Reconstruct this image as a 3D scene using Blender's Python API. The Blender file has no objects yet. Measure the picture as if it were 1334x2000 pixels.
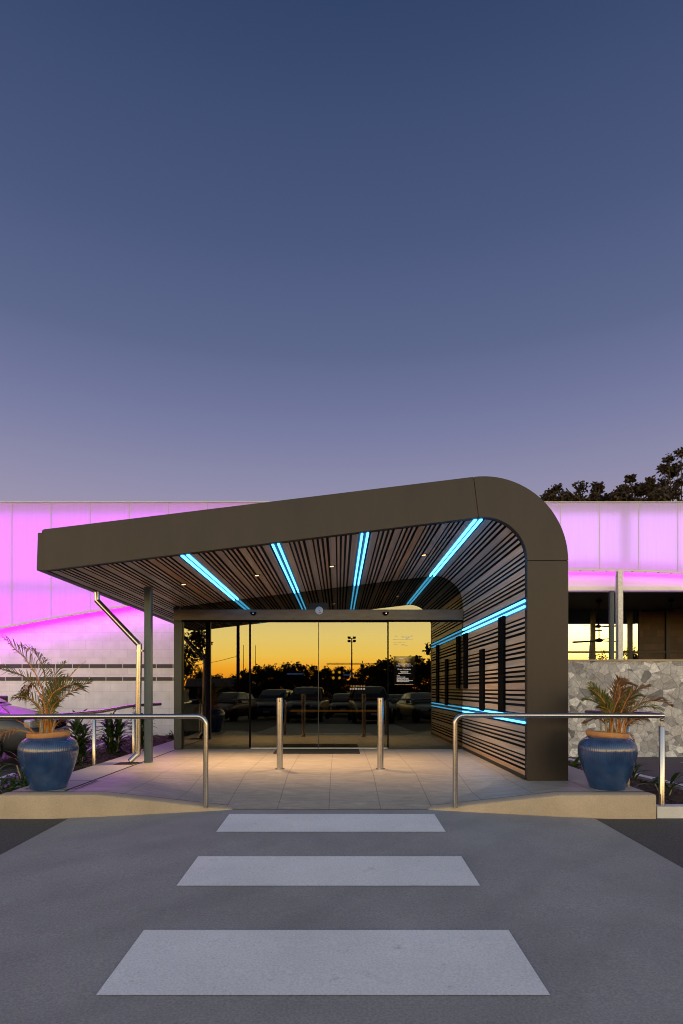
import bpy, math, random
from mathutils import Vector, Matrix, noise as mnoise
R = math.radians
C = bpy.context.scene.collection
SC = bpy.context.scene
PI = math.pi

# ------------------------------------------------------------------ camera
F = 1127.0            # focal length in pixels of the 1334 x 2000 photograph
CAMH = 1.2
cam_d = bpy.data.cameras.new('camera')
cam = bpy.data.objects.new('camera', cam_d)
C.objects.link(cam)
cam.location = (0, 0, CAMH)
cam.rotation_euler = (R(90), 0, 0)
cam_d.sensor_fit = 'VERTICAL'
cam_d.sensor_height = 36
cam_d.lens = F / 2000 * 36
cam_d.shift_x = 5 / 2000
cam_d.shift_y = 345 / 2000
cam_d.clip_start = 0.05
cam_d.clip_end = 3000
SC.camera = cam

# ------------------------------------------------------------------ sky (dusk: blue east ahead, afterglow behind the camera)
w = bpy.data.worlds.new('World')
SC.world = w
w.use_nodes = True
nt = w.node_tree
nt.nodes.clear()


def N(tree, kind, **kw):
    n = tree.nodes.new(kind)
    for k, v in kw.items():
        setattr(n, k, v)
    return n


def ramp(tree, stops, interp='LINEAR'):
    n = tree.nodes.new('ShaderNodeValToRGB')
    n.color_ramp.interpolation = interp
    e = n.color_ramp.elements
    while len(e) < len(stops):
        e.new(0.5)
    for i, (p, c) in enumerate(stops):
        e[i].position = p
        e[i].color = (c[0], c[1], c[2], 1)
    return n


tc = N(nt, 'ShaderNodeTexCoord')
nrm = N(nt, 'ShaderNodeVectorMath', operation='NORMALIZE')
nt.links.new(tc.outputs['Generated'], nrm.inputs[0])
sep = N(nt, 'ShaderNodeSeparateXYZ')
nt.links.new(nrm.outputs[0], sep.inputs[0])


def wm(op, a, b=None, c=None):
    n = N(nt, 'ShaderNodeMath', operation=op)
    for i, x in enumerate((a, b, c)):
        if x is None:
            continue
        if isinstance(x, (int, float)):
            n.inputs[i].default_value = x
        else:
            nt.links.new(x, n.inputs[i])
    return n.outputs[0]


elev = wm('DIVIDE', wm('ARCSINE', sep.outputs['Z']), PI / 2)
hyp = wm('SQRT', wm('ADD', wm('ADD', wm('MULTIPLY', sep.outputs['X'], sep.outputs['X']),
                             wm('MULTIPLY', sep.outputs['Y'], sep.outputs['Y'])), 1e-5))
west = wm('DIVIDE', wm('MULTIPLY', sep.outputs['Y'], -1.0), hyp)
mr = N(nt, 'ShaderNodeMapRange', interpolation_type='SMOOTHSTEP')
mr.inputs['From Min'].default_value = -0.35
mr.inputs['From Max'].default_value = 0.75
nt.links.new(west, mr.inputs['Value'])
d2 = lambda deg: deg / 90.0
east = ramp(nt, [(0.0, (.46, .33, .43)), (d2(13), (.38, .325, .445)), (d2(19), (.268, .261, .402)), (d2(24), (.182, .198, .352)),
                 (d2(30), (.111, .138, .266)), (d2(38), (.070, .098, .208)), (d2(50), (.033, .058, .140)), (1.0, (.026, .048, .125))])
wst = ramp(nt, [(0.0, (5.0, 1.45, .07)), (d2(2.0), (6.8, 3.1, .27)), (d2(3.2), (6.5, 4.3, .92)), (d2(5.0), (5.9, 4.6, 1.8)),
                (d2(8.5), (4.6, 3.95, 2.75)), (d2(11), (2.2, 2.1, 1.7)), (d2(16), (1.15, 1.2, 1.15)), (d2(26), (.72, .80, .90)), (d2(40), (.40, .47, .62)),
                (d2(60), (.12, .17, .32)), (1.0, (.026, .048, .125))])
nt.links.new(elev, east.inputs[0])
nt.links.new(elev, wst.inputs[0])
mx = N(nt, 'ShaderNodeMix', data_type='RGBA')
nt.links.new(mr.outputs[0], mx.inputs[0])
nt.links.new(east.outputs[0], mx.inputs[6])
nt.links.new(wst.outputs[0], mx.inputs[7])
bg = N(nt, 'ShaderNodeBackground')
bg.inputs['Strength'].default_value = 1.0
nt.links.new(mx.outputs[2], bg.inputs['Color'])
wo = N(nt, 'ShaderNodeOutputWorld')
nt.links.new(bg.outputs[0], wo.inputs['Surface'])
try:
    w.cycles.sampling_method = 'MANUAL'
    w.cycles.sample_map_resolution = 1024
except Exception:
    pass

SC.view_settings.view_transform = 'Standard'
SC.view_settings.look = 'None'
SC.view_settings.exposure = 0.0
SC.view_settings.gamma = 1.0
SC.view_settings.use_curve_mapping = False
SC.render.engine = 'CYCLES'
SC.cycles.use_denoising = True
SC.cycles.max_bounces = 8
SC.cycles.transparent_max_bounces = 12
SC.cycles.caustics_reflective = False
SC.cycles.caustics_refractive = False
SC.cycles.sample_clamp_indirect = 6.0
SC.render.film_transparent = False
SC.cycles.filter_width = 1.05


# ------------------------------------------------------------------ materials
def socket(m, n, val):
    m.inputs[n].default_value = val


def mat(name, col, rough=0.6, metal=0.0, var=0.0, scale=4.0, bump=0.0, bscale=40.0, coat=0.0, emit=None, estr=0.0,
        spec=0.5, detail=6.0, stretch=None, var2=None):
    m = bpy.data.materials.new(name)
    m.use_nodes = True
    t = m.node_tree
    b = t.nodes['Principled BSDF']
    socket(b, 'Base Color', (*col, 1))
    socket(b, 'Roughness', rough)
    socket(b, 'Metallic', metal)
    socket(b, 'Specular IOR Level', spec)
    socket(b, 'Coat Weight', coat)
    socket(b, 'Coat Roughness', 0.05)
    if emit:
        socket(b, 'Emission Color', (*emit, 1))
        socket(b, 'Emission Strength', estr)
    if var or bump:
        tcn = N(t, 'ShaderNodeTexCoord')
        mp = N(t, 'ShaderNodeMapping')
        if stretch:
            mp.inputs['Scale'].default_value = stretch
        t.links.new(tcn.outputs['Object'], mp.inputs[0])
    if var:
        nz = N(t, 'ShaderNodeTexNoise')
        nz.inputs['Scale'].default_value = scale
        nz.inputs['Detail'].default_value = detail
        nz.inputs['Roughness'].default_value = 0.6
        t.links.new(mp.outputs[0], nz.inputs['Vector'])
        lo = tuple(max(0, c * (1 - var)) for c in col)
        hi = tuple(c * (1 + var) for c in col)
        if var2:
            hi = var2
        rp = ramp(t, [(0.3, lo), (0.7, hi)])
        t.links.new(nz.outputs['Fac'], rp.inputs[0])
        t.links.new(rp.outputs[0], b.inputs['Base Color'])
        rr = N(t, 'ShaderNodeMapRange')
        rr.inputs['To Min'].default_value = max(0.02, rough - 0.08)
        rr.inputs['To Max'].default_value = min(1, rough + 0.08)
        t.links.new(nz.outputs['Fac'], rr.inputs['Value'])
        t.links.new(rr.outputs[0], b.inputs['Roughness'])
    if bump:
        n2 = N(t, 'ShaderNodeTexNoise')
        n2.inputs['Scale'].default_value = bscale
        n2.inputs['Detail'].default_value = 8
        t.links.new(mp.outputs[0], n2.inputs['Vector'])
        bp = N(t, 'ShaderNodeBump')
        bp.inputs['Strength'].default_value = bump
        bp.inputs['Distance'].default_value = 0.01
        t.links.new(n2.outputs['Fac'], bp.inputs['Height'])
        t.links.new(bp.outputs[0], b.inputs['Normal'])
    return m


def emis(name, col, s):
    m = bpy.data.materials.new(name)
    m.use_nodes = True
    t = m.node_tree
    t.nodes.clear()
    e = N(t, 'ShaderNodeEmission')
    e.inputs[0].default_value = (*col, 1)
    e.inputs[1].default_value = s
    o = N(t, 'ShaderNodeOutputMaterial')
    t.links.new(e.outputs[0], o.inputs[0])
    return m


def concrete(name, col, var=0.16, speck=0.25, rough=0.75, track=False, wear=None):
    """broom finished concrete: broad stains, fine grain, pin holes, optional saw cut joints along y"""
    m = mat(name, col, rough)
    t = m.node_tree
    b = t.nodes['Principled BSDF']
    tcn = N(t, 'ShaderNodeTexCoord')
    big = N(t, 'ShaderNodeTexNoise')
    big.inputs['Scale'].default_value = 0.9
    big.inputs['Detail'].default_value = 9
    big.inputs['Roughness'].default_value = 0.62
    fine = N(t, 'ShaderNodeTexNoise')
    fine.inputs['Scale'].default_value = 90
    fine.inputs['Detail'].default_value = 4
    t.links.new(tcn.outputs['Object'], big.inputs['Vector'])
    t.links.new(tcn.outputs['Object'], fine.inputs['Vector'])
    lo = tuple(c * (1 - var) for c in col)
    hi = tuple(c * (1 + var) for c in col)
    rp = ramp(t, [(0.32, lo), (0.68, hi)])
    t.links.new(big.outputs['Fac'], rp.inputs[0])
    f2 = ramp(t, [(0.3, (1 - speck,) * 3), (0.7, (1 + speck * .6,) * 3)])
    t.links.new(fine.outputs['Fac'], f2.inputs[0])
    mu = N(t, 'ShaderNodeMix', data_type='RGBA', blend_type='MULTIPLY')
    mu.inputs[0].default_value = 1
    t.links.new(rp.outputs[0], mu.inputs[6])
    t.links.new(f2.outputs[0], mu.inputs[7])
    last = mu.outputs[2]
    # pin holes
    vo = N(t, 'ShaderNodeTexVoronoi')
    vo.inputs['Scale'].default_value = 14
    t.links.new(tcn.outputs['Object'], vo.inputs['Vector'])
    ph = ramp(t, [(0.035, (.35,) * 3), (0.06, (1,) * 3)])
    t.links.new(vo.outputs['Distance'], ph.inputs[0])
    m2 = N(t, 'ShaderNodeMix', data_type='RGBA', blend_type='MULTIPLY')
    m2.inputs[0].default_value = 0.6
    t.links.new(last, m2.inputs[6])
    t.links.new(ph.outputs[0], m2.inputs[7])
    last = m2.outputs[2]
    if track:      # faint curved tyre scuffs
        wv = N(t, 'ShaderNodeTexWave')
        wv.inputs['Scale'].default_value = 1.1
        wv.inputs['Distortion'].default_value = 3.5
        wv.inputs['Detail'].default_value = 3
        wv.inputs['Detail Scale'].default_value = 1.2
        mp = N(t, 'ShaderNodeMapping')
        mp.inputs['Rotation'].default_value = (0, 0, R(72))
        mp.inputs['Scale'].default_value = (1, .35, 1)
        t.links.new(tcn.outputs['Object'], mp.inputs[0])
        t.links.new(mp.outputs[0], wv.inputs['Vector'])
        wr = ramp(t, [(0.0, (.86,) * 3), (0.35, (1,) * 3)])
        t.links.new(wv.outputs['Fac'], wr.inputs[0])
        m3 = N(t, 'ShaderNodeMix', data_type='RGBA', blend_type='MULTIPLY')
        m3.inputs[0].default_value = 0.45
        t.links.new(last, m3.inputs[6])
        t.links.new(wr.outputs[0], m3.inputs[7])
        last = m3.outputs[2]
    if wear:
        wn_ = N(t, 'ShaderNodeTexNoise')
        wn_.inputs['Scale'].default_value = 7
        wn_.inputs['Detail'].default_value = 12
        wn_.inputs['Roughness'].default_value = .78
        t.links.new(tcn.outputs['Object'], wn_.inputs['Vector'])
        wr_ = ramp(t, [(.60, (0,) * 3), (.70, (.75,) * 3)])
        t.links.new(wn_.outputs['Fac'], wr_.inputs[0])
        m4 = N(t, 'ShaderNodeMix', data_type='RGBA')
        t.links.new(wr_.outputs[0], m4.inputs[0])
        t.links.new(last, m4.inputs[6])
        m4.inputs[7].default_value = (*wear, 1)
        last = m4.outputs[2]
    t.links.new(last, b.inputs['Base Color'])
    bp = N(t, 'ShaderNodeBump')
    bp.inputs['Strength'].default_value = 0.25
    bp.inputs['Distance'].default_value = 0.004
    t.links.new(fine.outputs['Fac'], bp.inputs['Height'])
    t.links.new(bp.outputs[0], b.inputs['Normal'])
    return m


M = {}
M['asphalt'] = mat('asphalt', (.080, .076, .073), .85, var=.55, scale=75, bump=.8, bscale=160)
M['drive'] = mat('bitumen drive', (.075, .068, .068), .8, var=.2, scale=6, bump=.4, bscale=140)
M['apron'] = concrete('apron concrete', (.318, .307, .297), track=True)
M['paint'] = concrete('crossing paint', (.82, .805, .80), var=.09, speck=.16, rough=.6, wear=(.42, .41, .40))
M['kerbc'] = concrete('kerb concrete', (.43, .35, .25), var=.22, speck=.12, wear=(.30, .20, .11))
M['kerbw'] = concrete('painted kerb', (.62, .62, .60), var=.12, speck=.1)
M['strip'] = concrete('edge strip concrete', (.44, .40, .37), var=.1, speck=.12)
M['joint'] = mat('joint filler', (.035, .033, .032), .9)
M['yellow'] = mat('yellow road paint', (.75, .42, .03), .6, var=.15, scale=20)
M['bronze'] = mat('bronze cladding', (.033, .0266, .0240), .42, spec=.35, metal=.2, var=.2, scale=2.2, bump=.05, bscale=2, stretch=(1.6, 1, .35))
M['bronze_dark'] = mat('dark bronze edge', (.022, .020, .019), .5, metal=.3)
M['black'] = mat('black powder coat', (.004, .004, .0045), .85, spec=.05)
M['backing'] = mat('black backing', (.004, .004, .004), .9)
M['frame'] = mat('door frame', (.034, .040, .044), .4, metal=.5, var=.12, scale=8)
M['header'] = mat('door header', (.105, .10, .09), .42, metal=.55, var=.2, scale=5, stretch=(1, 1, 4))
M['steel'] = mat('brushed stainless', (.45, .44, .43), .24, metal=1)
M['galv'] = mat('galvanised steel', (.52, .53, .54), .5, metal=.45, var=.2, scale=18)
M['postgrey'] = mat('grey post paint', (.068, .094, .115), .45, metal=.3, var=.1, scale=10)
M['trim'] = mat('pale aluminium trim', (.50, .51, .48), .45, metal=.4)
M['whitewall'] = mat('white render', (.78, .77, .75), .7, var=.04, scale=3)
M['darkint'] = mat('dark interior', (.018, .016, .015), .7)
M['porchceil'] = mat('porch ceiling', (.035, .030, .030), .8)
M['mulch'] = mat('bark mulch', (.060, .034, .020), .95, var=.6, scale=55, bump=1.0, bscale=70)
M['soil'] = mat('potting soil', (.03, .02, .014), .95, var=.5, scale=50, bump=.8)
M['terracotta'] = mat('terracotta rim', (.50, .235, .085), .75, var=.22, scale=14, bump=.15)
M['mat'] = mat('rubber mat', (.012, .012, .012), .9, bump=.5, bscale=200)
M['grate'] = mat('rusty grate', (.09, .05, .035), .8, var=.4, scale=30)
M['tyre'] = mat('tyre rubber', (.012, .012, .012), .8)
M['rim'] = mat('alloy rim', (.45, .45, .46), .3, metal=.9)
M['carglass'] = mat('car glass', (.008, .009, .010), .04, spec=.8)
M['lens'] = mat('headlamp lens', (.55, .55, .55), .1, metal=.5)
M['redlens'] = mat('tail lamp', (.25, .01, .01), .15)
M['plate'] = mat('number plate', (.55, .55, .5), .5)
M['bark'] = mat('bark', (.075, .058, .045), .9, var=.4, scale=12, bump=.6, bscale=20)
M['wire'] = mat('cable', (.02, .02, .02), .6)
M['wood_pole'] = mat('timber pole', (.05, .038, .028), .9, var=.3, scale=8)
M['roofsheet'] = mat('roof sheet', (.35, .35, .36), .5, metal=.4)
M['signboard'] = mat('sign board', (.006, .005, .004), .03, spec=.75)
M['white_ink'] = mat('white lettering', (.8, .8, .8), .6, emit=(1, 1, 1), estr=.0)
M['gold_ink'] = mat('gold lettering', (.55, .33, .08), .5)
M['grey_ink'] = mat('grey lettering', (.42, .40, .36), .5)
M['disc'] = mat('pale disc', (.45, .58, .66), .3)
M['red'] = mat('red mark', (.6, .04, .03), .5)
M['etched'] = mat('white film', (.55, .55, .56), .5)
M['fascia_white'] = mat('white fascia', (.72, .70, .72), .6)

# LEDs and lamps
M['cyan'] = emis('cyan LED', (.065, .42, 1.0), 6.0)
M['warm'] = emis('warm downlight', (1.0, .52, .20), 4)
M['mag_left'] = emis('magenta LED sheet', (.66, .06, 1.0), 5.3)
M['mag_low'] = emis('deep magenta LED sheet', (.60, .02, 1.0), 5.6)
M['mag_right'] = emis('pink LED sheet', (.68, .27, 1.0), 4.6)
M['mag_wash'] = emis('magenta LED strip', (.62, .0, 1.0), 76)
M['mag_wash_soft'] = emis('magenta LED strip low', (.66, .0, 1.0), 14)
M['bulb'] = emis('yellow bulb', (1.0, .62, .05), 11)
M['bluebar'] = emis('blue light bar', (.12, .28, 1.0), 3.5)
M['amberbar'] = emis('amber light bar', (1.0, .45, .05), 1.3)


def translucent(name):
    m = bpy.data.materials.new(name)
    m.use_nodes = True
    t = m.node_tree
    t.nodes.clear()
    tcn = N(t, 'ShaderNodeTexCoord')
    mp = N(t, 'ShaderNodeMapping')
    mp.inputs['Scale'].default_value = (28, 1, 1)
    nz = N(t, 'ShaderNodeTexNoise')
    nz.inputs['Scale'].default_value = 1.0
    nz.inputs['Detail'].default_value = 3
    t.links.new(tcn.outputs['Object'], mp.inputs[0])
    t.links.new(mp.outputs[0], nz.inputs['Vector'])
    rp = ramp(t, [(0.3, (.68, .675, .69)), (0.7, (.71, .705, .72))])
    t.links.new(nz.outputs['Fac'], rp.inputs[0])
    d = N(t, 'ShaderNodeBsdfDiffuse')
    tr = N(t, 'ShaderNodeBsdfTranslucent')
    t.links.new(rp.outputs[0], d.inputs[0])
    t.links.new(rp.outputs[0], tr.inputs[0])
    m1 = N(t, 'ShaderNodeMixShader')
    m1.inputs[0].default_value = 0.66
    t.links.new(d.outputs[0], m1.inputs[1])
    t.links.new(tr.outputs[0], m1.inputs[2])
    g = N(t, 'ShaderNodeBsdfGlossy')
    g.inputs['Roughness'].default_value = .3
    m2 = N(t, 'ShaderNodeMixShader')
    m2.inputs[0].default_value = 0.04
    t.links.new(m1.outputs[0], m2.inputs[1])
    t.links.new(g.outputs[0], m2.inputs[2])
    o = N(t, 'ShaderNodeOutputMaterial')
    t.links.new(m2.outputs[0], o.inputs[0])
    return m


M['poly'] = translucent('translucent cladding')


def coated_glass(name, refl, tint, trans, edge=0.9):
    """solar control glass: a partly mirroring coating over a dark tint"""
    m = bpy.data.materials.new(name)
    m.use_nodes = True
    t = m.node_tree
    t.nodes.clear()
    g = N(t, 'ShaderNodeBsdfGlossy')
    g.inputs['Roughness'].default_value = 0.0
    g.inputs['Color'].default_value = (*tint, 1)
    tr = N(t, 'ShaderNodeBsdfTransparent')
    tr.inputs[0].default_value = (*trans, 1)
    lw = N(t, 'ShaderNodeFresnel')
    lw.inputs['IOR'].default_value = 1.5
    mrn = N(t, 'ShaderNodeMapRange')
    mrn.inputs['From Min'].default_value = 0.04
    mrn.inputs['From Max'].default_value = 1.0
    mrn.inputs['To Min'].default_value = refl
    mrn.inputs['To Max'].default_value = edge
    t.links.new(lw.outputs[0], mrn.inputs['Value'])
    mixs = N(t, 'ShaderNodeMixShader')
    t.links.new(mrn.outputs[0], mixs.inputs[0])
    t.links.new(tr.outputs[0], mixs.inputs[1])
    t.links.new(g.outputs[0], mixs.inputs[2])
    o = N(t, 'ShaderNodeOutputMaterial')
    t.links.new(mixs.outputs[0], o.inputs[0])
    return m


M['doorglass'] = coated_glass('amber solar glass', .14, (.88, .83, .56), (.20, .18, .15))
M['winglass'] = coated_glass('window glass', .48, (.98, 1.0, .98), (.25, .25, .25), edge=.95)


def board_mat():
    """wood-look aluminium boards: long grain, each board (mesh island) a little different"""
    m = mat('timber look boards', (.2, .15, .12), .42)
    t = m.node_tree
    b = t.nodes['Principled BSDF']
    tcn = N(t, 'ShaderNodeTexCoord')
    mp = N(t, 'ShaderNodeMapping')
    mp.inputs['Scale'].default_value = (34, .9, 34)
    t.links.new(tcn.outputs['Object'], mp.inputs[0])
    nz = N(t, 'ShaderNodeTexNoise')
    nz.inputs['Scale'].default_value = 1.0
    nz.inputs['Detail'].default_value = 7
    nz.inputs['Roughness'].default_value = .65
    t.links.new(mp.outputs[0], nz.inputs['Vector'])
    g = N(t, 'ShaderNodeNewGeometry')
    rp = ramp(t, [(0.0, (.53, .32, .18)), (.22, (.52, .40, .32)), (.5, (.45, .41, .38)), (.75, (.56, .46, .385)), (1.0, (.61, .49, .39))])
    t.links.new(g.outputs['Random Per Island'], rp.inputs[0])
    gr = ramp(t, [(0.3, (.62,) * 3), (0.7, (1.18,) * 3)])
    t.links.new(nz.outputs['Fac'], gr.inputs[0])
    mu = N(t, 'ShaderNodeMix', data_type='RGBA', blend_type='MULTIPLY')
    mu.inputs[0].default_value = 1
    t.links.new(rp.outputs[0], mu.inputs[6])
    t.links.new(gr.outputs[0], mu.inputs[7])
    t.links.new(mu.outputs[2], b.inputs['Base Color'])
    return m


M['board'] = board_mat()


def block_mat():
    m = mat('painted block', (.76, .74, .73), .75)
    t = m.node_tree
    b = t.nodes['Principled BSDF']
    tcn = N(t, 'ShaderNodeTexCoord')
    sp = N(t, 'ShaderNodeSeparateXYZ')
    cb = N(t, 'ShaderNodeCombineXYZ')
    t.links.new(tcn.outputs['Object'], sp.inputs[0])
    t.links.new(sp.outputs['X'], cb.inputs['X'])
    t.links.new(sp.outputs['Z'], cb.inputs['Y'])
    mp = N(t, 'ShaderNodeMapping')
    mp.inputs['Location'].default_value = (.02, .07, 0)
    t.links.new(cb.outputs[0], mp.inputs[0])
    br = N(t, 'ShaderNodeTexBrick')
    br.inputs['Scale'].default_value = 1.0
    br.inputs['Brick Width'].default_value = 0.4
    br.inputs['Row Height'].default_value = 0.2
    br.inputs['Mortar Size'].default_value = 0.006
    br.inputs['Mortar Smooth'].default_value = .4
    br.inputs['Color1'].default_value = (.85, .84, .83, 1)
    br.inputs['Color2'].default_value = (.79, .78, .77, 1)
    br.inputs['Mortar'].default_value = (.70, .69, .68, 1)
    t.links.new(mp.outputs[0], br.inputs['Vector'])
    nz = N(t, 'ShaderNodeTexNoise')
    nz.inputs['Scale'].default_value = 5
    nz.inputs['Detail'].default_value = 6
    t.links.new(tcn.outputs['Object'], nz.inputs['Vector'])
    nr = ramp(t, [(.3, (.9,) * 3), (.7, (1.04,) * 3)])
    t.links.new(nz.outputs['Fac'], nr.inputs[0])
    mu = N(t, 'ShaderNodeMix', data_type='RGBA', blend_type='MULTIPLY')
    mu.inputs[0].default_value = 1
    t.links.new(br.outputs['Color'], mu.inputs[6])
    t.links.new(nr.outputs[0], mu.inputs[7])
    t.links.new(mu.outputs[2], b.inputs['Base Color'])
    bp = N(t, 'ShaderNodeBump', invert=True)
    bp.inputs['Strength'].default_value = .3
    bp.inputs['Distance'].default_value = .005
    t.links.new(br.outputs['Fac'], bp.inputs['Height'])
    t.links.new(bp.outputs[0], b.inputs['Normal'])
    return m


M['block'] = block_mat()
M['tile_dark'] = mat('dark accent block', (.055, .045, .05), .6, var=.15, scale=10)


def brownbrick():
    m = block_mat()
    m.name = 'brown brick'
    for n in m.node_tree.nodes:
        if n.type == 'TEX_BRICK':
            n.inputs['Color1'].default_value = (.085, .055, .038, 1)
            n.inputs['Color2'].default_value = (.055, .036, .026, 1)
            n.inputs['Mortar'].default_value = (.04, .03, .025, 1)
    return m


M['brick'] = brownbrick()


def stone_mat():
    m = mat('random stone cladding', (.35, .34, .33), .85)
    t = m.node_tree
    b = t.nodes['Principled BSDF']
    tcn = N(t, 'ShaderNodeTexCoord')
    sp = N(t, 'ShaderNodeSeparateXYZ')
    cb = N(t, 'ShaderNodeCombineXYZ')
    t.links.new(tcn.outputs['Object'], sp.inputs[0])
    t.links.new(sp.outputs['X'], cb.inputs['X'])
    t.links.new(sp.outputs['Z'], cb.inputs['Y'])
    wz = N(t, 'ShaderNodeTexNoise')
    wz.inputs['Scale'].default_value = 5
    wz.inputs['Detail'].default_value = 5
    t.links.new(cb.outputs[0], wz.inputs['Vector'])
    ad = N(t, 'ShaderNodeMix', data_type='RGBA', blend_type='LINEAR_LIGHT')
    ad.inputs[0].default_value = .03
    t.links.new(cb.outputs[0], ad.inputs[6])
    t.links.new(wz.outputs['Color'], ad.inputs[7])
    v1 = N(t, 'ShaderNodeTexVoronoi', voronoi_dimensions='2D')
    v1.inputs['Scale'].default_value = 5.0
    v2 = N(t, 'ShaderNodeTexVoronoi', voronoi_dimensions='2D', feature='DISTANCE_TO_EDGE')
    v2.inputs['Scale'].default_value = 5.0
    for v in (v1, v2):
        t.links.new(ad.outputs[2], v.inputs['Vector'])
    v3 = N(t, 'ShaderNodeTexVoronoi', voronoi_dimensions='2D')
    v3.inputs['Scale'].default_value = 8.5
    v3.inputs['Randomness'].default_value = 1.0
    t.links.new(ad.outputs[2], v3.inputs['Vector'])
    s0 = N(t, 'ShaderNodeSeparateColor')
    t.links.new(v1.outputs['Color'], s0.inputs[0])
    gt = N(t, 'ShaderNodeMath', operation='GREATER_THAN')
    gt.inputs[1].default_value = .52
    t.links.new(s0.outputs[1], gt.inputs[0])
    mixc = N(t, 'ShaderNodeMix', data_type='RGBA')
    t.links.new(gt.outputs[0], mixc.inputs[0])
    t.links.new(v1.outputs['Color'], mixc.inputs[6])
    t.links.new(v3.outputs['Color'], mixc.inputs[7])
    s2 = N(t, 'ShaderNodeSeparateColor')
    t.links.new(mixc.outputs[2], s2.inputs[0])
    rp = ramp(t, [(0.0, (.20, .195, .20)), (.25, (.50, .49, .49)), (.5, (.60, .59, .59)), (.75, (.33, .325, .33)), (1.0, (.84, .825, .82))])
    t.links.new(s2.outputs[0], rp.inputs[0])
    nz = N(t, 'ShaderNodeTexNoise')
    nz.inputs['Scale'].default_value = 17
    nz.inputs['Detail'].default_value = 9
    nz.inputs['Roughness'].default_value = .78
    nz.inputs['Distortion'].default_value = .8
    t.links.new(tcn.outputs['Object'], nz.inputs['Vector'])
    nr = ramp(t, [(.3, (.55,) * 3), (.7, (1.38,) * 3)])
    t.links.new(nz.outputs['Fac'], nr.inputs[0])
    mu = N(t, 'ShaderNodeMix', data_type='RGBA', blend_type='MULTIPLY')
    mu.inputs[0].default_value = 1
    t.links.new(rp.outputs[0], mu.inputs[6])
    t.links.new(nr.outputs[0], mu.inputs[7])
    er = ramp(t, [(.0, (.30,) * 3), (.055, (1,) * 3)])
    t.links.new(v2.outputs['Distance'], er.inputs[0])
    m2 = N(t, 'ShaderNodeMix', data_type='RGBA', blend_type='MULTIPLY')
    m2.inputs[0].default_value = .6
    t.links.new(mu.outputs[2], m2.inputs[6])
    t.links.new(er.outputs[0], m2.inputs[7])
    t.links.new(m2.outputs[2], b.inputs['Base Color'])
    # per stone tilt + rough face
    su = N(t, 'ShaderNodeMath', operation='ADD')
    e2 = N(t, 'ShaderNodeMapRange')
    e2.inputs['From Max'].default_value = .06
    t.links.new(v2.outputs['Distance'], e2.inputs['Value'])
    su.inputs[0].default_value = 0
    t.links.new(nz.outputs['Fac'], su.inputs[1])
    bp = N(t, 'ShaderNodeBump')
    bp.inputs['Strength'].default_value = .8
    bp.inputs['Distance'].default_value = .02
    t.links.new(su.outputs[0], bp.inputs['Height'])
    t.links.new(bp.outputs[0], b.inputs['Normal'])
    return m


M['stone'] = stone_mat()


def tile_mat():
    """pale stone paving with long saw-cut joints every 0.515 m and faint diagonal veining"""
    m = mat('entry paving', (.36, .32, .28), .55)
    t = m.node_tree
    b = t.nodes['Principled BSDF']
    tcn = N(t, 'ShaderNodeTexCoord')
    sp = N(t, 'ShaderNodeSeparateXYZ')
    t.links.new(tcn.outputs['Object'], sp.inputs[0])

    def mm(op, a, b_=None):
        n = N(t, 'ShaderNodeMath', operation=op)
        for i, x in enumerate((a, b_)):
            if x is None:
                continue
            if isinstance(x, (int, float)):
                n.inputs[i].default_value = x
            else:
                t.links.new(x, n.inputs[i])
        return n.outputs[0]

    u = mm('DIVIDE', mm('ADD', sp.outputs['X'], 0.10 + 0.515 * 20), 0.515)
    fr = mm('ABSOLUTE', mm('SUBTRACT', mm('FRACT', mm('ADD', u, .5)), .5))
    jr = ramp(t, [(0.0, (.38,) * 3), (0.0055, (.5,) * 3), (0.009, (1,) * 3)])
    t.links.new(fr, jr.inputs[0])
    cell = mm('FLOOR', u)
    cb = N(t, 'ShaderNodeCombineXYZ')
    t.links.new(cell, cb.inputs['X'])
    wn = N(t, 'ShaderNodeTexWhiteNoise')
    t.links.new(cb.outputs[0], wn.inputs['Vector'])
    mp = N(t, 'ShaderNodeMapping')
    mp.inputs['Rotation'].default_value = (0, 0, R(35))
    mp.inputs['Scale'].default_value = (2.5, 9, 4)
    t.links.new(tcn.outputs['Object'], mp.inputs[0])
    nz = N(t, 'ShaderNodeTexNoise')
    nz.inputs['Scale'].default_value = 1.2
    nz.inputs['Detail'].default_value = 8
    nz.inputs['Distortion'].default_value = 1.4
    t.links.new(mp.outputs[0], nz.inputs['Vector'])
    rp = ramp(t, [(.28, (.28, .245, .20)), (.55, (.36, .317, .263)), (.75, (.43, .385, .33))])
    t.links.new(nz.outputs['Fac'], rp.inputs[0])
    fine = N(t, 'ShaderNodeTexNoise')
    fine.inputs['Scale'].default_value = 70
    t.links.new(tcn.outputs['Object'], fine.inputs['Vector'])
    f2 = ramp(t, [(.3, (.9,) * 3), (.7, (1.08,) * 3)])
    t.links.new(fine.outputs['Fac'], f2.inputs[0])
    last = rp.outputs[0]
    for x in (f2.outputs[0], jr.outputs[0]):
        mu = N(t, 'ShaderNodeMix', data_type='RGBA', blend_type='MULTIPLY')
        mu.inputs[0].default_value = 1
        t.links.new(last, mu.inputs[6])
        t.links.new(x, mu.inputs[7])
        last = mu.outputs[2]
    t.links.new(last, b.inputs['Base Color'])
    bp = N(t, 'ShaderNodeBump')
    bp.inputs['Strength'].default_value = .12
    bp.inputs['Distance'].default_value = .004
    t.links.new(fine.outputs['Fac'], bp.inputs['Height'])
    t.links.new(bp.outputs[0], b.inputs['Normal'])
    return m


M['tile'] = tile_mat()


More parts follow.
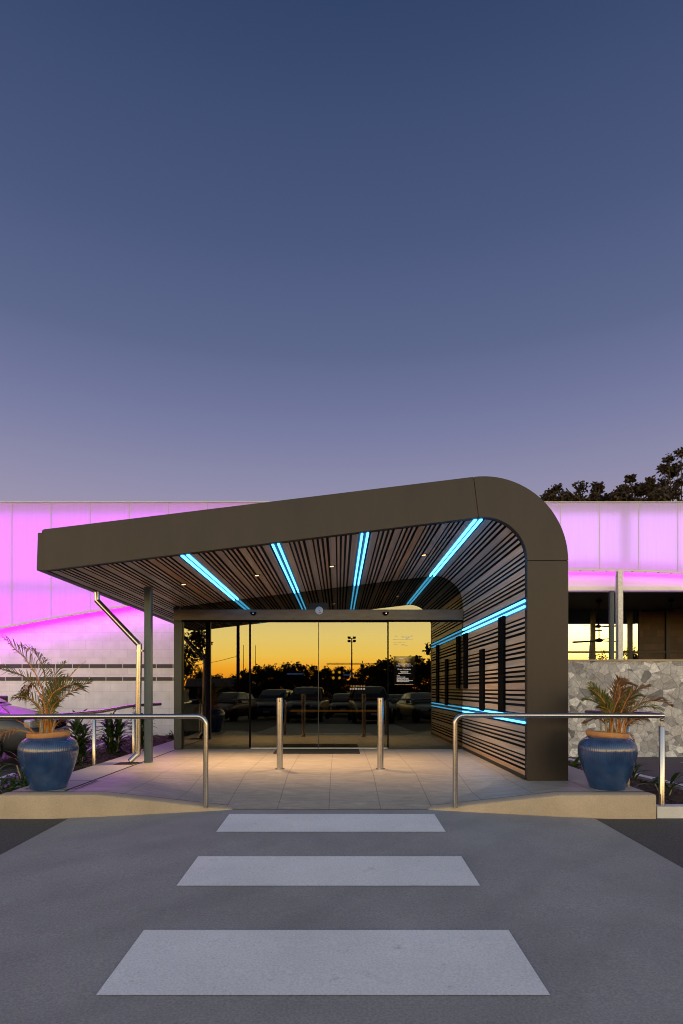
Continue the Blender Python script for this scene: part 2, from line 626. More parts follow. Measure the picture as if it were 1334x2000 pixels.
def glaze_mat():
    m = mat('blue glaze', (.018, .05, .15), .16, coat=.6)
    t = m.node_tree
    b = t.nodes['Principled BSDF']
    tcn = N(t, 'ShaderNodeTexCoord')
    sp = N(t, 'ShaderNodeSeparateXYZ')
    t.links.new(tcn.outputs['Object'], sp.inputs[0])

    def mm(op, a, b_=None):
        n = N(t, 'ShaderNodeMath', operation=op)
        for i, x in enumerate((a, b_)):
            if x is None:
                continue
            if isinstance(x, (int, float)):
                n.inputs[i].default_value = x
            else:
                t.links.new(x, n.inputs[i])
        return n.outputs[0]

    ang = mm('ARCTAN2', sp.outputs['Y'], sp.outputs['X'])
    rib = mm('SINE', mm('MULTIPLY', ang, 88.0))
    zr = N(t, 'ShaderNodeMapRange', interpolation_type='SMOOTHSTEP')
    zr.inputs['From Min'].default_value = .22
    zr.inputs['From Max'].default_value = .36
    t.links.new(sp.outputs['Z'], zr.inputs['Value'])
    h = mm('MULTIPLY', rib, zr.outputs[0])
    bp = N(t, 'ShaderNodeBump')
    bp.inputs['Strength'].default_value = .38
    bp.inputs['Distance'].default_value = .004
    t.links.new(h, bp.inputs['Height'])
    t.links.new(bp.outputs[0], b.inputs['Normal'])
    nz = N(t, 'ShaderNodeTexNoise')
    nz.inputs['Scale'].default_value = 7
    nz.inputs['Detail'].default_value = 8
    t.links.new(tcn.outputs['Object'], nz.inputs['Vector'])
    rp = ramp(t, [(.3, (.012, .036, .115)), (.55, (.020, .056, .160)), (.75, (.045, .085, .20))])
    t.links.new(nz.outputs['Fac'], rp.inputs[0])
    # rib crests on the upper part of the pot are paler
    cr = ramp(t, [(.55, (0,) * 3), (.95, (.2,) * 3)])
    t.links.new(h, cr.inputs[0])
    mu = N(t, 'ShaderNodeMix', data_type='RGBA')
    t.links.new(cr.outputs[0], mu.inputs[0])
    t.links.new(rp.outputs[0], mu.inputs[6])
    mu.inputs[7].default_value = (.16, .20, .27, 1)
    t.links.new(mu.outputs[2], b.inputs['Base Color'])
    return m


M['glaze'] = glaze_mat()


def leafmat(name, a, b2, rough=.5, trans=.25):
    m = mat(name, a, rough)
    t = m.node_tree
    b = t.nodes['Principled BSDF']
    g = N(t, 'ShaderNodeNewGeometry')
    rp = ramp(t, [(0.0, a), (1.0, b2)])
    t.links.new(g.outputs['Random Per Island'], rp.inputs[0])
    t.links.new(rp.outputs[0], b.inputs['Base Color'])
    tr = N(t, 'ShaderNodeBsdfTranslucent')
    t.links.new(rp.outputs[0], tr.inputs[0])
    mixs = N(t, 'ShaderNodeMixShader')
    mixs.inputs[0].default_value = trans
    t.links.new(b.outputs[0], mixs.inputs[1])
    t.links.new(tr.outputs[0], mixs.inputs[2])
    o = [n for n in t.nodes if n.type == 'OUTPUT_MATERIAL'][0]
    t.links.new(mixs.outputs[0], o.inputs[0])
    return m


M['palm_green'] = leafmat('palm leaflet green', (.045, .072, .010), (.23, .21, .035))
M['palm_dry'] = leafmat('palm leaflet browned', (.095, .034, .010), (.27, .13, .025))
M['palm_dead'] = leafmat('palm leaflet dead', (.32, .13, .05), (.42, .20, .08))
M['palm_stalk'] = mat('palm stalk', (.55, .21, .025), .5, var=.3, scale=20)
M['palm_cane'] = mat('palm cane', (.36, .30, .19), .6, var=.3, scale=25)
M['strap'] = leafmat('strap leaf', (.022, .052, .014), (.06, .105, .02), rough=.4)
M['cover'] = leafmat('ground cover leaf', (.03, .075, .012), (.07, .14, .02))
M['petal'] = leafmat('purple petal', (.25, .09, .45), (.40, .18, .60))
M['gum'] = leafmat('gum leaf', (.018, .015, .009), (.055, .036, .018), rough=.6, trans=.15)
M['gum2'] = leafmat('park leaf', (.010, .013, .005), (.026, .028, .010), rough=.7, trans=.08)


# ------------------------------------------------------------------ mesh builder
class MB:
    def __init__(s):
        s.v, s.f, s.m, s.mi = [], [], [], 0

    def add(s, vs, fs):
        o = len(s.v)
        s.v += [tuple(p) for p in vs]
        for f in fs:
            s.f.append(tuple(i + o for i in f))
            s.m.append(s.mi)
        return s

    def box(s, x0, y0, z0, x1, y1, z1):
        vs = [(x, y, z) for x in (x0, x1) for y in (y0, y1) for z in (z0, z1)]
        return s.add(vs, [(0, 1, 3, 2), (4, 6, 7, 5), (0, 4, 5, 1), (2, 3, 7, 6), (0, 2, 6, 4), (1, 5, 7, 3)])

    def obox(s, c, ax, half):
        """oriented box: centre, three unit axes, half sizes"""
        c = Vector(c)
        a = [Vector(x) for x in ax]
        vs = []
        for i in (-1, 1):
            for j in (-1, 1):
                for k in (-1, 1):
                    vs.append(c + a[0] * half[0] * i + a[1] * half[1] * j + a[2] * half[2] * k)
        return s.add(vs, [(0, 1, 3, 2), (4, 6, 7, 5), (0, 4, 5, 1), (2, 3, 7, 6), (0, 2, 6, 4), (1, 5, 7, 3)])

    def quad(s, *p):
        return s.add(p, [tuple(range(len(p)))])

    def tube(s, path, r, seg=12, caps=True):
        path = [Vector(p) for p in path]
        n = len(path)
        rs = r if isinstance(r, (list, tuple)) else [r] * n
        t0 = (path[1] - path[0]).normalized()
        up = Vector((0, 0, 1)) if abs(t0.z) < .9 else Vector((1, 0, 0))
        u = t0.cross(up).normalized()
        vs, fs = [], []
        for i in range(n):
            a = path[max(0, i - 1)]
            c = path[min(n - 1, i + 1)]
            t = (c - a).normalized()
            u = (u - t * u.dot(t)).normalized()
            v = t.cross(u)
            for k in range(seg):
                an = 2 * PI * k / seg
                vs.append(path[i] + u * math.cos(an) * rs[i] + v * math.sin(an) * rs[i])
        for i in range(n - 1):
            for k in range(seg):
                k2 = (k + 1) % seg
                fs.append((i * seg + k, i * seg + k2, (i + 1) * seg + k2, (i + 1) * seg + k))
        if caps:
            fs.append(tuple(reversed(range(seg))))
            fs.append(tuple((n - 1) * seg + k for k in range(seg)))
        return s.add(vs, fs)

    def lathe(s, prof, c=(0, 0, 0), seg=48, mtx=None):
        vs, fs = [], []
        for r, z in prof:
            for k in range(seg):
                a = 2 * PI * k / seg
                p = Vector((r * math.cos(a), r * math.sin(a), z))
                if mtx:
                    p = mtx @ p
                vs.append(p + Vector(c))
        for i in range(len(prof) - 1):
            for k in range(seg):
                k2 = (k + 1) % seg
                fs.append((i * seg + k, i * seg + k2, (i + 1) * seg + k2, (i + 1) * seg + k))
        if prof[0][0] > 1e-4:
            fs.append(tuple(reversed(range(seg))))
        if prof[-1][0] > 1e-4:
            fs.append(tuple((len(prof) - 1) * seg + k for k in range(seg)))
        return s.add(vs, fs)

    def prism_y(s, poly, y0, y1):
        """closed polygon in XZ extruded along y"""
        n = len(poly)
        vs = [(x, y0, z) for x, z in poly] + [(x, y1, z) for x, z in poly]
        fs = [tuple(range(n)), tuple(reversed(range(n, 2 * n)))]
        for i in range(n):
            j = (i + 1) % n
            fs.append((i, i + n, j + n, j))
        return s.add(vs, fs)

    def band_y(s, a, b, y0, y1):
        """ring piece between two XZ polylines of equal length, thick from y0 to y1"""
        n = len(a)
        vs = [(x, y0, z) for x, z in a] + [(x, y0, z) for x, z in b] + [(x, y1, z) for x, z in a] + [(x, y1, z) for x, z in b]
        fs = []
        for i in range(n - 1):
            fs.append((i, i + 1, n + i + 1, n + i))
            fs.append((2 * n + i, 3 * n + i, 3 * n + i + 1, 2 * n + i + 1))
            fs.append((i, 2 * n + i, 2 * n + i + 1, i + 1))
            fs.append((n + i, n + i + 1, 3 * n + i + 1, 3 * n + i))
        fs.append((0, n, 3 * n, 2 * n))
        fs.append((n - 1, 3 * n - 1, 4 * n - 1, 2 * n - 1))
        return s.add(vs, fs)

    def build(s, name, mats, parent=None, smooth=False, bevel=0, recalc=True, angle=None):
        me = bpy.data.meshes.new(name)
        me.from_pydata(s.v, [], s.f)
        if not isinstance(mats, (list, tuple)):
            mats = [mats]
        for m in mats:
            me.materials.append(m)
        if len(mats) > 1:
            me.polygons.foreach_set('material_index', s.m)
        if recalc:
            import bmesh
            bm = bmesh.new()
            bm.from_mesh(me)
            bmesh.ops.recalc_face_normals(bm, faces=bm.faces)
            bm.to_mesh(me)
            bm.free()
        if smooth:
            me.polygons.foreach_set('use_smooth', [True] * len(me.polygons))
            if angle:
                me.set_sharp_from_angle(angle=R(angle))
        me.update()
        o = bpy.data.objects.new(name, me)
        C.objects.link(o)
        if bevel:
            b = o.modifiers.new('bevel', 'BEVEL')
            b.width = bevel
            b.segments = 2
            b.limit_method = 'ANGLE'
        if parent:
            attach(o, parent)
        return o


def wmtx(o):
    m = Matrix.LocRotScale(o.location, o.rotation_euler, o.scale)
    if o.parent:
        m = wmtx(o.parent) @ o.matrix_parent_inverse @ m
    return m


def attach(o, parent):
    """child built in world coordinates"""
    o.parent = parent
    o.matrix_parent_inverse = wmtx(parent).inverted()


def tag(o, label=None, cat=None, group=None, kind=None):
    if label:
        o['label'] = label
    if cat:
        o['category'] = cat
    if group:
        o['group'] = group
    if kind:
        o['kind'] = kind
    return o


def thing(name, label, cat, loc=(0, 0, 0), group=None):
    o = bpy.data.objects.new(name, None)
    o.empty_display_size = .2
    C.objects.link(o)
    o.location = loc
    return tag(o, label, cat, group)


def copy_tree(o, parent=None):
    c = o.copy()
    C.objects.link(c)
    if parent:
        c.parent = parent
    for ch in list(o.children):
        copy_tree(ch, c)
    return c


def smooth_path(pts, n=8):
    pts = [Vector(p) for p in pts]
    out = []
    P = [pts[0] * 2 - pts[1]] + pts + [pts[-1] * 2 - pts[-2]]
    for i in range(1, len(P) - 2):
        p0, p1, p2, p3 = P[i - 1:i + 3]
        for k in range(n):
            t = k / n
            out.append(.5 * ((2 * p1) + (p2 - p0) * t + (2 * p0 - 5 * p1 + 4 * p2 - p3) * t * t + (3 * p1 - p0 - 3 * p2 + p3) * t ** 3))
    out.append(pts[-1])
    return out


def at(px, py, Y):
    return Vector(((px - 662) / F * Y, Y, CAMH + (1345 - py) / F * Y))


clamp = lambda x, a=0., b=1.: max(a, min(b, x))
XC = -0.085
PZ = 0.17             # level of the entry platform


# ------------------------------------------------------------------ ground
def gz(x, y):
    if y <= 5.6:
        z = -.236 + .041 * y if y > 0 else -.236 + .025 * y
        z = max(z, -.62)
        z -= .045 * clamp((abs(x - XC) - 1) / 1.5, 0, 1.15) * clamp((y - 2.8) / 2.8)
        return z
    z0 = -.006 - .045 * clamp((abs(x - XC) - 1) / 1.5, 0, 1.15)
    if x > 0:
        return z0 - .30 * clamp((y - 5.6) / 7.0) * clamp((x - 1) / 2)
    return z0 + .02 * clamp((y - 5.6) / 4)


def sheet(xs, ys, zf):
    b = MB()
    vs = [(x, y, zf(x, y)) for y in ys for x in xs]
    nx = len(xs)
    fs = [(j * nx + i, j * nx + i + 1, (j + 1) * nx + i + 1, (j + 1) * nx + i) for j in range(len(ys) - 1) for i in range(nx - 1)]
    return b.add(vs, fs)


def lin(a, b, n):
    return [a + (b - a) * i / n for i in range(n + 1)]


gx = [-1500, -400, -120, -50, -25, -14] + lin(-9, 9, 180) + [14, 25, 50, 120, 400, 1500]
gy = [-1500, -400, -120, -60, -40, -30, -22, -16, -12, -8, -5, -2.5] + lin(0, 5.5, 22) + [5.6] + lin(5.75, 14, 33) + [20, 30, 60, 120, 400, 1500]
tag(sheet(gx, gy, gz).build('ground', M['asphalt'], recalc=False), kind='structure')
tag(sheet(lin(-2.6, 2.46, 100), lin(-6, 5.5, 46) + [5.6, 5.74], lambda x, y: gz(x, min(y, 5.6)) + .005).build('driveway', M['apron'], recalc=False), kind='structure')
# bitumen drive on the right
tag(sheet(lin(4.45, 9, 20) + [14, 25], lin(5.75, 13.1, 30), lambda x, y: gz(x, y) + .004).build('road', M['drive'], recalc=False), kind='structure')
b = MB()
yl = [(7.0, 11.75), (7.7, 11.2), (8.6, 10.9), (9.0, 10.85)]
for (xa, ya), (xb, yb) in zip(yl, yl[1:]):
    b.quad((xa, ya, gz(xa, ya) + .012), (xb, yb, gz(xb, yb) + .012), (xb, yb + .12, gz(xb, yb) + .012), (xa, ya + .12, gz(xa, ya) + .012))
tag(b.build('road_line', M['yellow'], recalc=False), 'curving yellow line painted on the side drive by the stone wall', 'road marking')

# crossing stripes: depth and gap 0.6 m
K = F * 1.436
ROWS = [(1592, 1627, 448, 848, 424, 863, 'white crossing stripe closest to the doors at the foot of the ramp'),
        (1675, 1733, 390, 897, 345, 933, 'middle white crossing stripe of the three on the driveway'),
        (1820, 1948, 278, 990, 188, 1074, 'white crossing stripe farthest from the doors, out on the driveway')]
for ya, yb, *_x, lab in ROWS:
    Y1, Y0 = K / (ya - 1299), K / (yb - 1299)
    x0, x1 = -1.05, .913
    o = sheet(lin(x0, x1, 44), lin(Y0, Y1, 8), lambda x, y: gz(x, y) + .010).build('crossing_stripe', M['paint'], recalc=False)
    tag(o, lab, 'road marking', 'white stripes of the pedestrian crossing')


# ------------------------------------------------------------------ entry platform with ramp and flares
def yfront(x):
    return 5.72 - .14 * clamp((abs(x - XC) - .97) / 1.27)


def pz(x, y):
    ze = PZ * clamp((abs(x - XC) - .97) / 1.27)
    ze = PZ * (ze / PZ) ** 1.0
    zr = -.002 + (PZ + .002) * clamp((y - 5.72) / 1.25)
    return min(PZ, max(ze, zr))


PX0, PX1 = -3.28, 3.06


def platform():
    b = MB()
    xs = lin(PX0, PX1, 128)
    ts = lin(0, 1.6, 24) + [2.2, 3.2, 4.2, 6.0, 7.68]
    nx = len(xs)
    vs = []
    for t in ts:
        for x in xs:
            y = yfront(x) + t * (1 if t < 2 else (13.4 - yfront(x)) / 7.68)
            vs.append((x, y, pz(x, y)))
    fs = [(j * nx + i, j * nx + i + 1, (j + 1) * nx + i + 1, (j + 1) * nx + i) for j in range(len(ts) - 1) for i in range(nx - 1)]
    b.add(vs, fs)
    # skirts
    for i in range(nx - 1):
        p, q = vs[i], vs[i + 1]
        b.quad((p[0], p[1], -.2), (q[0], q[1], -.2), q, p)
    for j in range(len(ts) - 1):
        for i in (0, nx - 1):
            p, q = vs[j * nx + i], vs[(j + 1) * nx + i]
            b.quad((p[0], p[1], -.4), (q[0], q[1], -.4), q, p)
    return b


tag(platform().build('pavement', M['tile'], recalc=False), kind='structure')


def edge_strip(xa, xb, ya, yb, m, name):
    o = sheet(lin(xa, xb, 12), lin(ya, yb, 20), lambda x, y: pz(x, y) + .004).build(name, m, recalc=False)
    return tag(o, kind='structure')


edge_strip(PX0, -2.76, 5.78, 13.3, M['strip'], 'path_edging')
edge_strip(2.58, PX1, 5.78, 13.0, M['strip'], 'path_edging')
bj = MB()
bj.box(-2.762, 5.80, .1, -2.745, 9.7, PZ + .005)
tag(bj.build('pavement_joint', M['joint']), kind='structure')


def kerb(xs, name):
    """flared kerb in front of the platform: rounded nose, 0.15 m top"""
    b = MB()
    rows = []
    for x in xs:
        z = pz(x, yfront(x)) + .004
        y = yfront(x) - .004
        zb = gz(x, 5.5) - .06
        h = z - zb
        r = min(.018, h * .3)
        rows.append([(x, y + .15, z - .03), (x, y + .15, z), (x, y + r, z), (x, y + r * .3, z - r * .3), (x, y, z - r), (x, y, zb)])
    n = len(rows[0])
    vs = [p for r in rows for p in r]
    fs = [(i * n + k, i * n + k + 1, (i + 1) * n + k + 1, (i + 1) * n + k) for i in range(len(rows) - 1) for k in range(n - 1)]
    fs += [tuple(range(n)), tuple(reversed([(len(rows) - 1) * n + k for k in range(n)]))]
    b.add(vs, fs)
    return tag(b.build(name, M['kerbc'], smooth=True, angle=50), kind='structure')


kerb(lin(PX0 - .004, XC - .98, 60), 'kerb')
kerb(lin(XC + .98, PX1 + .004, 60), 'kerb')
# dark joint behind the kerbs and across the foot of the ramp
b = MB()
for xs in (lin(PX0 + .02, XC - .98, 40), lin(XC + .98, PX1 - .02, 40)):
    for xa, xb in zip(xs, xs[1:]):
        for a_ in ((xa, xb),):
            ya, yb = yfront(xa) + .148, yfront(xb) + .148
            b.quad((xa, ya, pz(xa, ya) + .0075), (xb, yb, pz(xb, yb) + .0075), (xb, yb + .010, pz(xb, yb) + .0075), (xa, ya + .010, pz(xa, ya) + .0075))
b.quad((XC - .97, 5.715, .004), (XC + .97, 5.715, .004), (XC + .97, 5.727, .006), (XC - .97, 5.727, .006))
tag(b.build('pavement_joint', M['joint'], recalc=False), kind='structure')

# sunk access cover frames under the pots, drain grate under the downpipe
bf = MB()
for x0, x1, y0, y1 in ((-3.2, -2.68, 5.86, 6.42),):
    t_ = .016
    z = PZ + .0085
    for q in ((x0, y0, x1, y0 + t_), (x0, y1 - t_, x1, y1), (x0, y0 + t_, x0 + t_, y1 - t_), (x1 - t_, y0 + t_, x1, y1 - t_)):
        bf.quad((q[0], q[1], z), (q[2], q[1], z), (q[2], q[3], z), (q[0], q[3], z))
tag(bf.build('access_cover', M['joint'], recalc=False), 'flush square access cover outline in the concrete under the pot and green palm', 'access cover')
bg_ = MB()
for i in range(7):
    bg_.box(-3.02 + i * .035, 7.78, PZ + .004, -3.0 + i * .035, 8.0, PZ + .014)
bg_.box(-3.04, 7.76, PZ + .003, -2.78, 8.02, PZ + .008)
tag(bg_.build('drain_grate', M['grate']), 'small rusty floor grate under the end of the steel downpipe', 'drain')

# ------------------------------------------------------------------ canopy
YF, YG, YB = 6.45, 9.84, 13.42       # portal face, glass line, building
k_ = YF / F
W2 = lambda px, py: ((px - 662) * k_, CAMH + (1345 - py) * k_)
CXp, CYp, RIN, ROUT = 945., 1095., 85., 165.
SL = .122
dl = 1 / math.hypot(1, SL)
nu = (-SL * dl, -dl)      # up-normal in pixel coordinates


def profile(r, xleft, ybot, n=24):
    """offset curve of the portal: sloping roof, round shoulder, wall (pixel units of the portal plane)"""
    T = (CXp + r * nu[0], CYp + r * nu[1])
    pts = [(xleft, T[1] + SL * (T[0] - xleft)), T]
    a0 = math.atan2(nu[1], nu[0])
    for i in range(1, n + 1):
        a = a0 + (0 - a0) * i / n
        pts.append((CXp + r * math.cos(a), CYp + r * math.sin(a)))
    pts.append((CXp + r, ybot))
    return pts


class Arc:
    def __init__(s, pts):
        s.p = pts
        s.c = [0]
        for a, b in zip(pts, pts[1:]):
            s.c.append(s.c[-1] + math.dist(a, b))
        s.L = s.c[-1]

    def __call__(s, d):
        d = clamp(d, 0, s.L)
        for i in range(len(s.p) - 1):
            if d <= s.c[i + 1] + 1e-9:
                t = (d - s.c[i]) / (s.c[i + 1] - s.c[i])
                a, b = s.p[i], s.p[i + 1]
                q = (a[0] + (b[0] - a[0]) * t, a[1] + (b[1] - a[1]) * t)
                l = math.dist(a, b)
                nrm_ = ((b[1] - a[1]) / l, -(b[0] - a[0]) / l)    # pointing outwards (up / right)
                return q, nrm_
        return s.p[-1], (1, 0)


PBOT = 1345 + (CAMH - PZ) / k_            # platform level in portal pixels
inner = Arc(profile(RIN, 87, PBOT + 2, n=40))
canopy = thing('entrance_canopy', 'dark bronze entrance canopy curving into one side wall, lined with slats and cyan light strips', 'canopy', (0, YF, PZ))


def ring(s0, s1, r0, r1, n):
    """polylines of the inner and outer edge for a stretch of the portal face"""
    return None


# portal face panels
def seg_pts(r, part):
    P = profile(r, 84, PBOT)
    if part == 'roof':
        return [P[0], P[1]]
    if part == 'corner':
        return P[1:-1]
    return P[-2:]


for part, dx in (('roof', 0), ('corner', 0), ('leg', 0)):
    a = seg_pts(ROUT, part)
    c = seg_pts(RIN, part)
    if part == 'roof':
        a[1] = (a[1][0] - .5, a[1][1])
        c[1] = (c[1][0] - .5, c[1][1])
        c[0] = (86.5, c[0][1])
        a[0] = (84.5, a[0][1])
    if part == 'corner':
        a[0] = (a[0][0] + .5, a[0][1]); c[0] = (c[0][0] + .5, c[0][1])
        a[-1] = (a[-1][0], a[-1][1] - .5); c[-1] = (c[-1][0], c[-1][1] - .5)
    if part == 'leg':
        a[0] = (a[0][0], a[0][1] + .5); c[0] = (c[0][0], c[0][1] + .5)
    bb = MB()
    bb.band_y([W2(*p) for p in a], [W2(*p) for p in c], YF, YF + .014)
    bb.build('fascia_panel', M['bronze'], canopy, bevel=.002)
# frame behind the panels
bb = MB()
A = profile(ROUT - 1, 86, PBOT)
Cc = profile(RIN + 1.2, 86.5, PBOT)
bb.band_y([W2(*p) for p in A], [W2(*p) for p in Cc], YF + .016, YF + .09)
bb.build('portal_frame', M['bronze_dark'], canopy)
# roof skin and outer wall
A = profile(ROUT - .5, 80, PBOT)
Cc = profile(ROUT - 5, 80, PBOT)
bb = MB()
bb.band_y([W2(*p) for p in A], [W2(*p) for p in Cc], YF + .02, YB)
bb.build('roof_skin', M['bronze'], canopy, smooth=True, angle=30)
# end fascia along the low edge, a little lower than the face
P0 = profile(ROUT, 70, PBOT)[0]
Q0 = profile(RIN, 70, PBOT)[0]
bb = MB()
xl, zt = W2(70.5, P0[1] + 2)
xr, zb = W2(85.3, Q0[1] - 3)
bb.prism_y([(xl - .018, zb + .004), (xr, zb), (xr, zt), (xl, zt - .004)], YF + .05, YB)
bb.build('edge_fascia', M['bronze_dark'], canopy, bevel=.003)
bb = MB()
bb.prism_y([(xl - .014, zb + .004), (xr - .013, zb), (xr - .013, zt - .008), (xl, zt - .010)], YF + .036, YF + .047)
bb.build('end_panel', M['bronze'], canopy, bevel=.002)

# backing behind the slats
bb = MB()
A = profile(RIN + 13, 88, PBOT)
Cc = profile(RIN + 15, 88, PBOT)
bb.band_y([W2(*p) for p in A], [W2(*p) for p in Cc], YF + .092, YB)
bb.build('lining_back', M['backing'], canopy)


def arc_at_x(x):
    T = inner.p[1]
    return (x - inner.p[0][0]) / (T[0] - inner.p[0][0]) * inner.c[1]


def arc_at_wall(y):
    return inner.L - (inner.p[-1][1] - y)


LEDS = [arc_at_x(356), arc_at_x(536), arc_at_x(714), arc_at_x(939), arc_at_wall(1176), arc_at_wall(1407)]
WIDE, NAR = .076 / k_, .028 / k_
G1, G2, G3 = .020 / k_, .0265 / k_, .030 / k_


def board(b, s0, s1, y0, y1, th=3.2, off=0.6):
    """one long board between arc positions s0..s1 (pixels), running back along y"""
    n = 1 if (s1 < inner.c[1] or s0 > inner.c[-2]) else 4
    lo, hi = [], []
    for i in range(n + 1):
        q, nn = inner(s0 + (s1 - s0) * i / n)
        lo.append(W2(q[0] + nn[0] * off, q[1] + nn[1] * off))
        hi.append(W2(q[0] + nn[0] * (off + th), q[1] + nn[1] * (off + th)))
    k0 = len(b.f)
    b.mi = 1
    b.band_y(hi, lo, y0, y1)
    for i in range(n):
        b.m[k0 + 4 * i + 3] = 0          # only the face towards the porch gets the board colour, other sides are black


def fill(b, s0, s1, y0, y1):
    """repeat wide, three narrow, ... between two stops"""
    s = s0
    unit = [(WIDE, G1), (NAR, G2), (NAR, G2), (NAR, G3)]
    per = sum(a + c for a, c in unit)
    n = max(1, round((s1 - s0 - WIDE) / per))
    sc = (s1 - s0 - WIDE) / (n * per)
    for i in range(n):
        for wd, gp in unit:
            board(b, s, s + wd * sc, y0, y1)
            s += (wd + gp) * sc
    board(b, s, s1, y0, y1)


LH = .072 / k_           # half width of a light channel
bc, bw = MB(), MB()
Y0b, Y1b = YF + .095, YB - .02
stops = [4] + [x for l in LEDS for x in (l - LH, l + LH)] + [inner.L - 6]
for i in range(0, len(stops), 2):
    tgt = bc if stops[i + 1] < inner.c[1] + 40 else bw
    for (ya, yb) in ((Y0b, YG - .006), (YG + .012, Y1b)):
        fill(tgt, stops[i], stops[i + 1], ya, yb)
bc.build('slat_ceiling', [M['board'], M['backing']], canopy, recalc=False)
bw.build('slat_wall', [M['board'], M['backing']], canopy, recalc=False)
# light strips: channel with two tubes
for l in LEDS:
    ch = MB()
    board(ch, l - LH + 2, l + LH - 2, Y0b, YG - .01, th=2, off=5)
    c_ = ch.build('light_strip', M['bronze_dark'], canopy, recalc=False)
    for sgn in (-1, 1):
        tb = MB()
        cc = l + sgn * .033 / k_
        hw = .0098 / k_
        board(tb, cc - hw, cc + hw, Y0b - .004, YG - .012, th=5, off=-1.2)
        tb.build('light_tube', M['cyan'], c_, recalc=False)
# skirting under the slat wall
bb = MB()
xw = W2(CXp + RIN, 0)[0]
bb.box(xw - .004, YF + .1, PZ, xw + .05, YG - .01, PZ + .045)
bb.build('skirting', M['bronze_dark'], canopy)
# black vertical boards on the slat wall
for ya, yb, z0, z1 in ((7.30, 7.545, .90, 2.125), (8.33, 8.56, .875, 1.775), (9.42, 9.66, 1.20, 2.115)):
    bb = MB()
    bb.box(xw - .028, ya, z0, xw + .004, yb, z1)
    bb.build('vertical_panel', M['black'], canopy, bevel=.002)


# downlights
def soffit_z(x):
    px = 662 + x / k_
    p0 = inner.p[0]
    return CAMH + (1345 - (p0[1] - SL * (px - p0[0]))) * k_


LAMPS = [(-2.17, 8.06), (-1.145, 8.06), (-.10, 8.06), (1.187, 8.06)]
tilt = math.atan(SL)
for x, y in LAMPS:
    z = soffit_z(x) - .002
    mt = Matrix.Rotation(-tilt, 3, 'Y')
    bb = MB()
    bb.lathe([(.026, -.001), (.046, -.006), (.050, -.002), (.050, .012), (.026, .012)], (x, y, z), 24, mt)
    d_ = bb.build('downlight', M['bronze_dark'], canopy, smooth=True, angle=40)
    bb = MB()
    bb.lathe([(.0001, -.0035), (.027, -.0035), (.027, .004), (.0001, .004)], (x, y, z), 20, mt)
    bb.build('lamp_lens', M['warm'], d_)
    ld = bpy.data.lights.new('downlight_beam', 'SPOT')
    ld.energy = 330
    ld.color = (1.0, .61, .29)
    ld.spot_size = R(74)
    ld.spot_blend = 1.0
    ld.shadow_soft_size = .03
    lo = bpy.data.objects.new('downlight_beam', ld)
    C.objects.link(lo)
    lo.location = (x, y, z - .012)
    attach(lo, d_)

# ------------------------------------------------------------------ glazed entrance
gl = thing('glass_entrance', 'amber tinted mirror glass entrance with sliding doors under the canopy', 'entrance', (-.3, YG, PZ))
XG = [-2.66, -1.52, -.35, .838, xw - .002]
HZ0, HZ1 = 2.353, 2.536
bb = MB()
bb.box(-2.79, YG - .10, HZ0 + .008, xw - .003, YG + .05, HZ1)
hd = bb.build('header', M['header'], gl, bevel=.004)
bb = MB()
bb.box(-2.66, YG - .085, HZ0 - .008, xw - .003, YG + .05, HZ0 + .006)
bb.build('door_track', M['black'], gl)
bb = MB()
bb.box(-2.79, YG - .09, PZ, -2.663, YG + .05, HZ0 + .006)
bb.build('jamb', M['frame'], gl, bevel=.003)
bb = MB()      # upper corner of the jamb to the soffit
bb.prism_y([(-2.79, HZ1 + .001), (-2.70, HZ1 + .001), (-2.70, soffit_z(-2.70) + .01), (-2.79, soffit_z(-2.79) + .01)], YG - .09, YG + .05)
bb.build('upper_jamb', M['frame'], gl)
for i in range(4):
    off = .025 if i in (1, 2) else 0.0
    yy = YG + off
    bb = MB()
    bb.box(XG[i] + .006, yy, PZ + .022, XG[i + 1] - .006, yy + .012, HZ0 - .009)
    nm = 'door_leaf' if i in (1, 2) else 'fixed_pane'
    p_ = bb.build(nm, M['doorglass'], gl)
    bb = MB()
    bb.box(XG[i] + .006, yy - .006, PZ + .004, XG[i + 1] - .006, yy + .018, PZ + .021)
    bb.build('bottom_rail', M['trim'] if i in (1, 2) else M['frame'], p_)
for x, wd, mm_ in ((XG[1], .012, M['black']), (XG[2], .005, M['frame']), (XG[3], .010, M['black'])):
    bb = MB()
    bb.box(x - wd, YG - .012, PZ + .022, x + wd, YG + .05, HZ0 - .009)
    bb.build('door_stile', mm_, gl)
# glass above the header, following the soffit
top = []
s = 0
Pin = profile(RIN + .3, 60, PBOT)
poly = [(-2.70, HZ1 + .001)]
poly += [(-2.70, soffit_z(-2.70) + .003)]
for p in Pin[1:-1]:
    x, z = W2(*p)
    if z > HZ1 + .01:
        poly.append((x, z))
poly.append((xw - .0035, HZ1 + .001))
bb = MB()
bb.prism_y(poly, YG, YG + .010)
bb.build('transom_glass', M['doorglass'], gl)
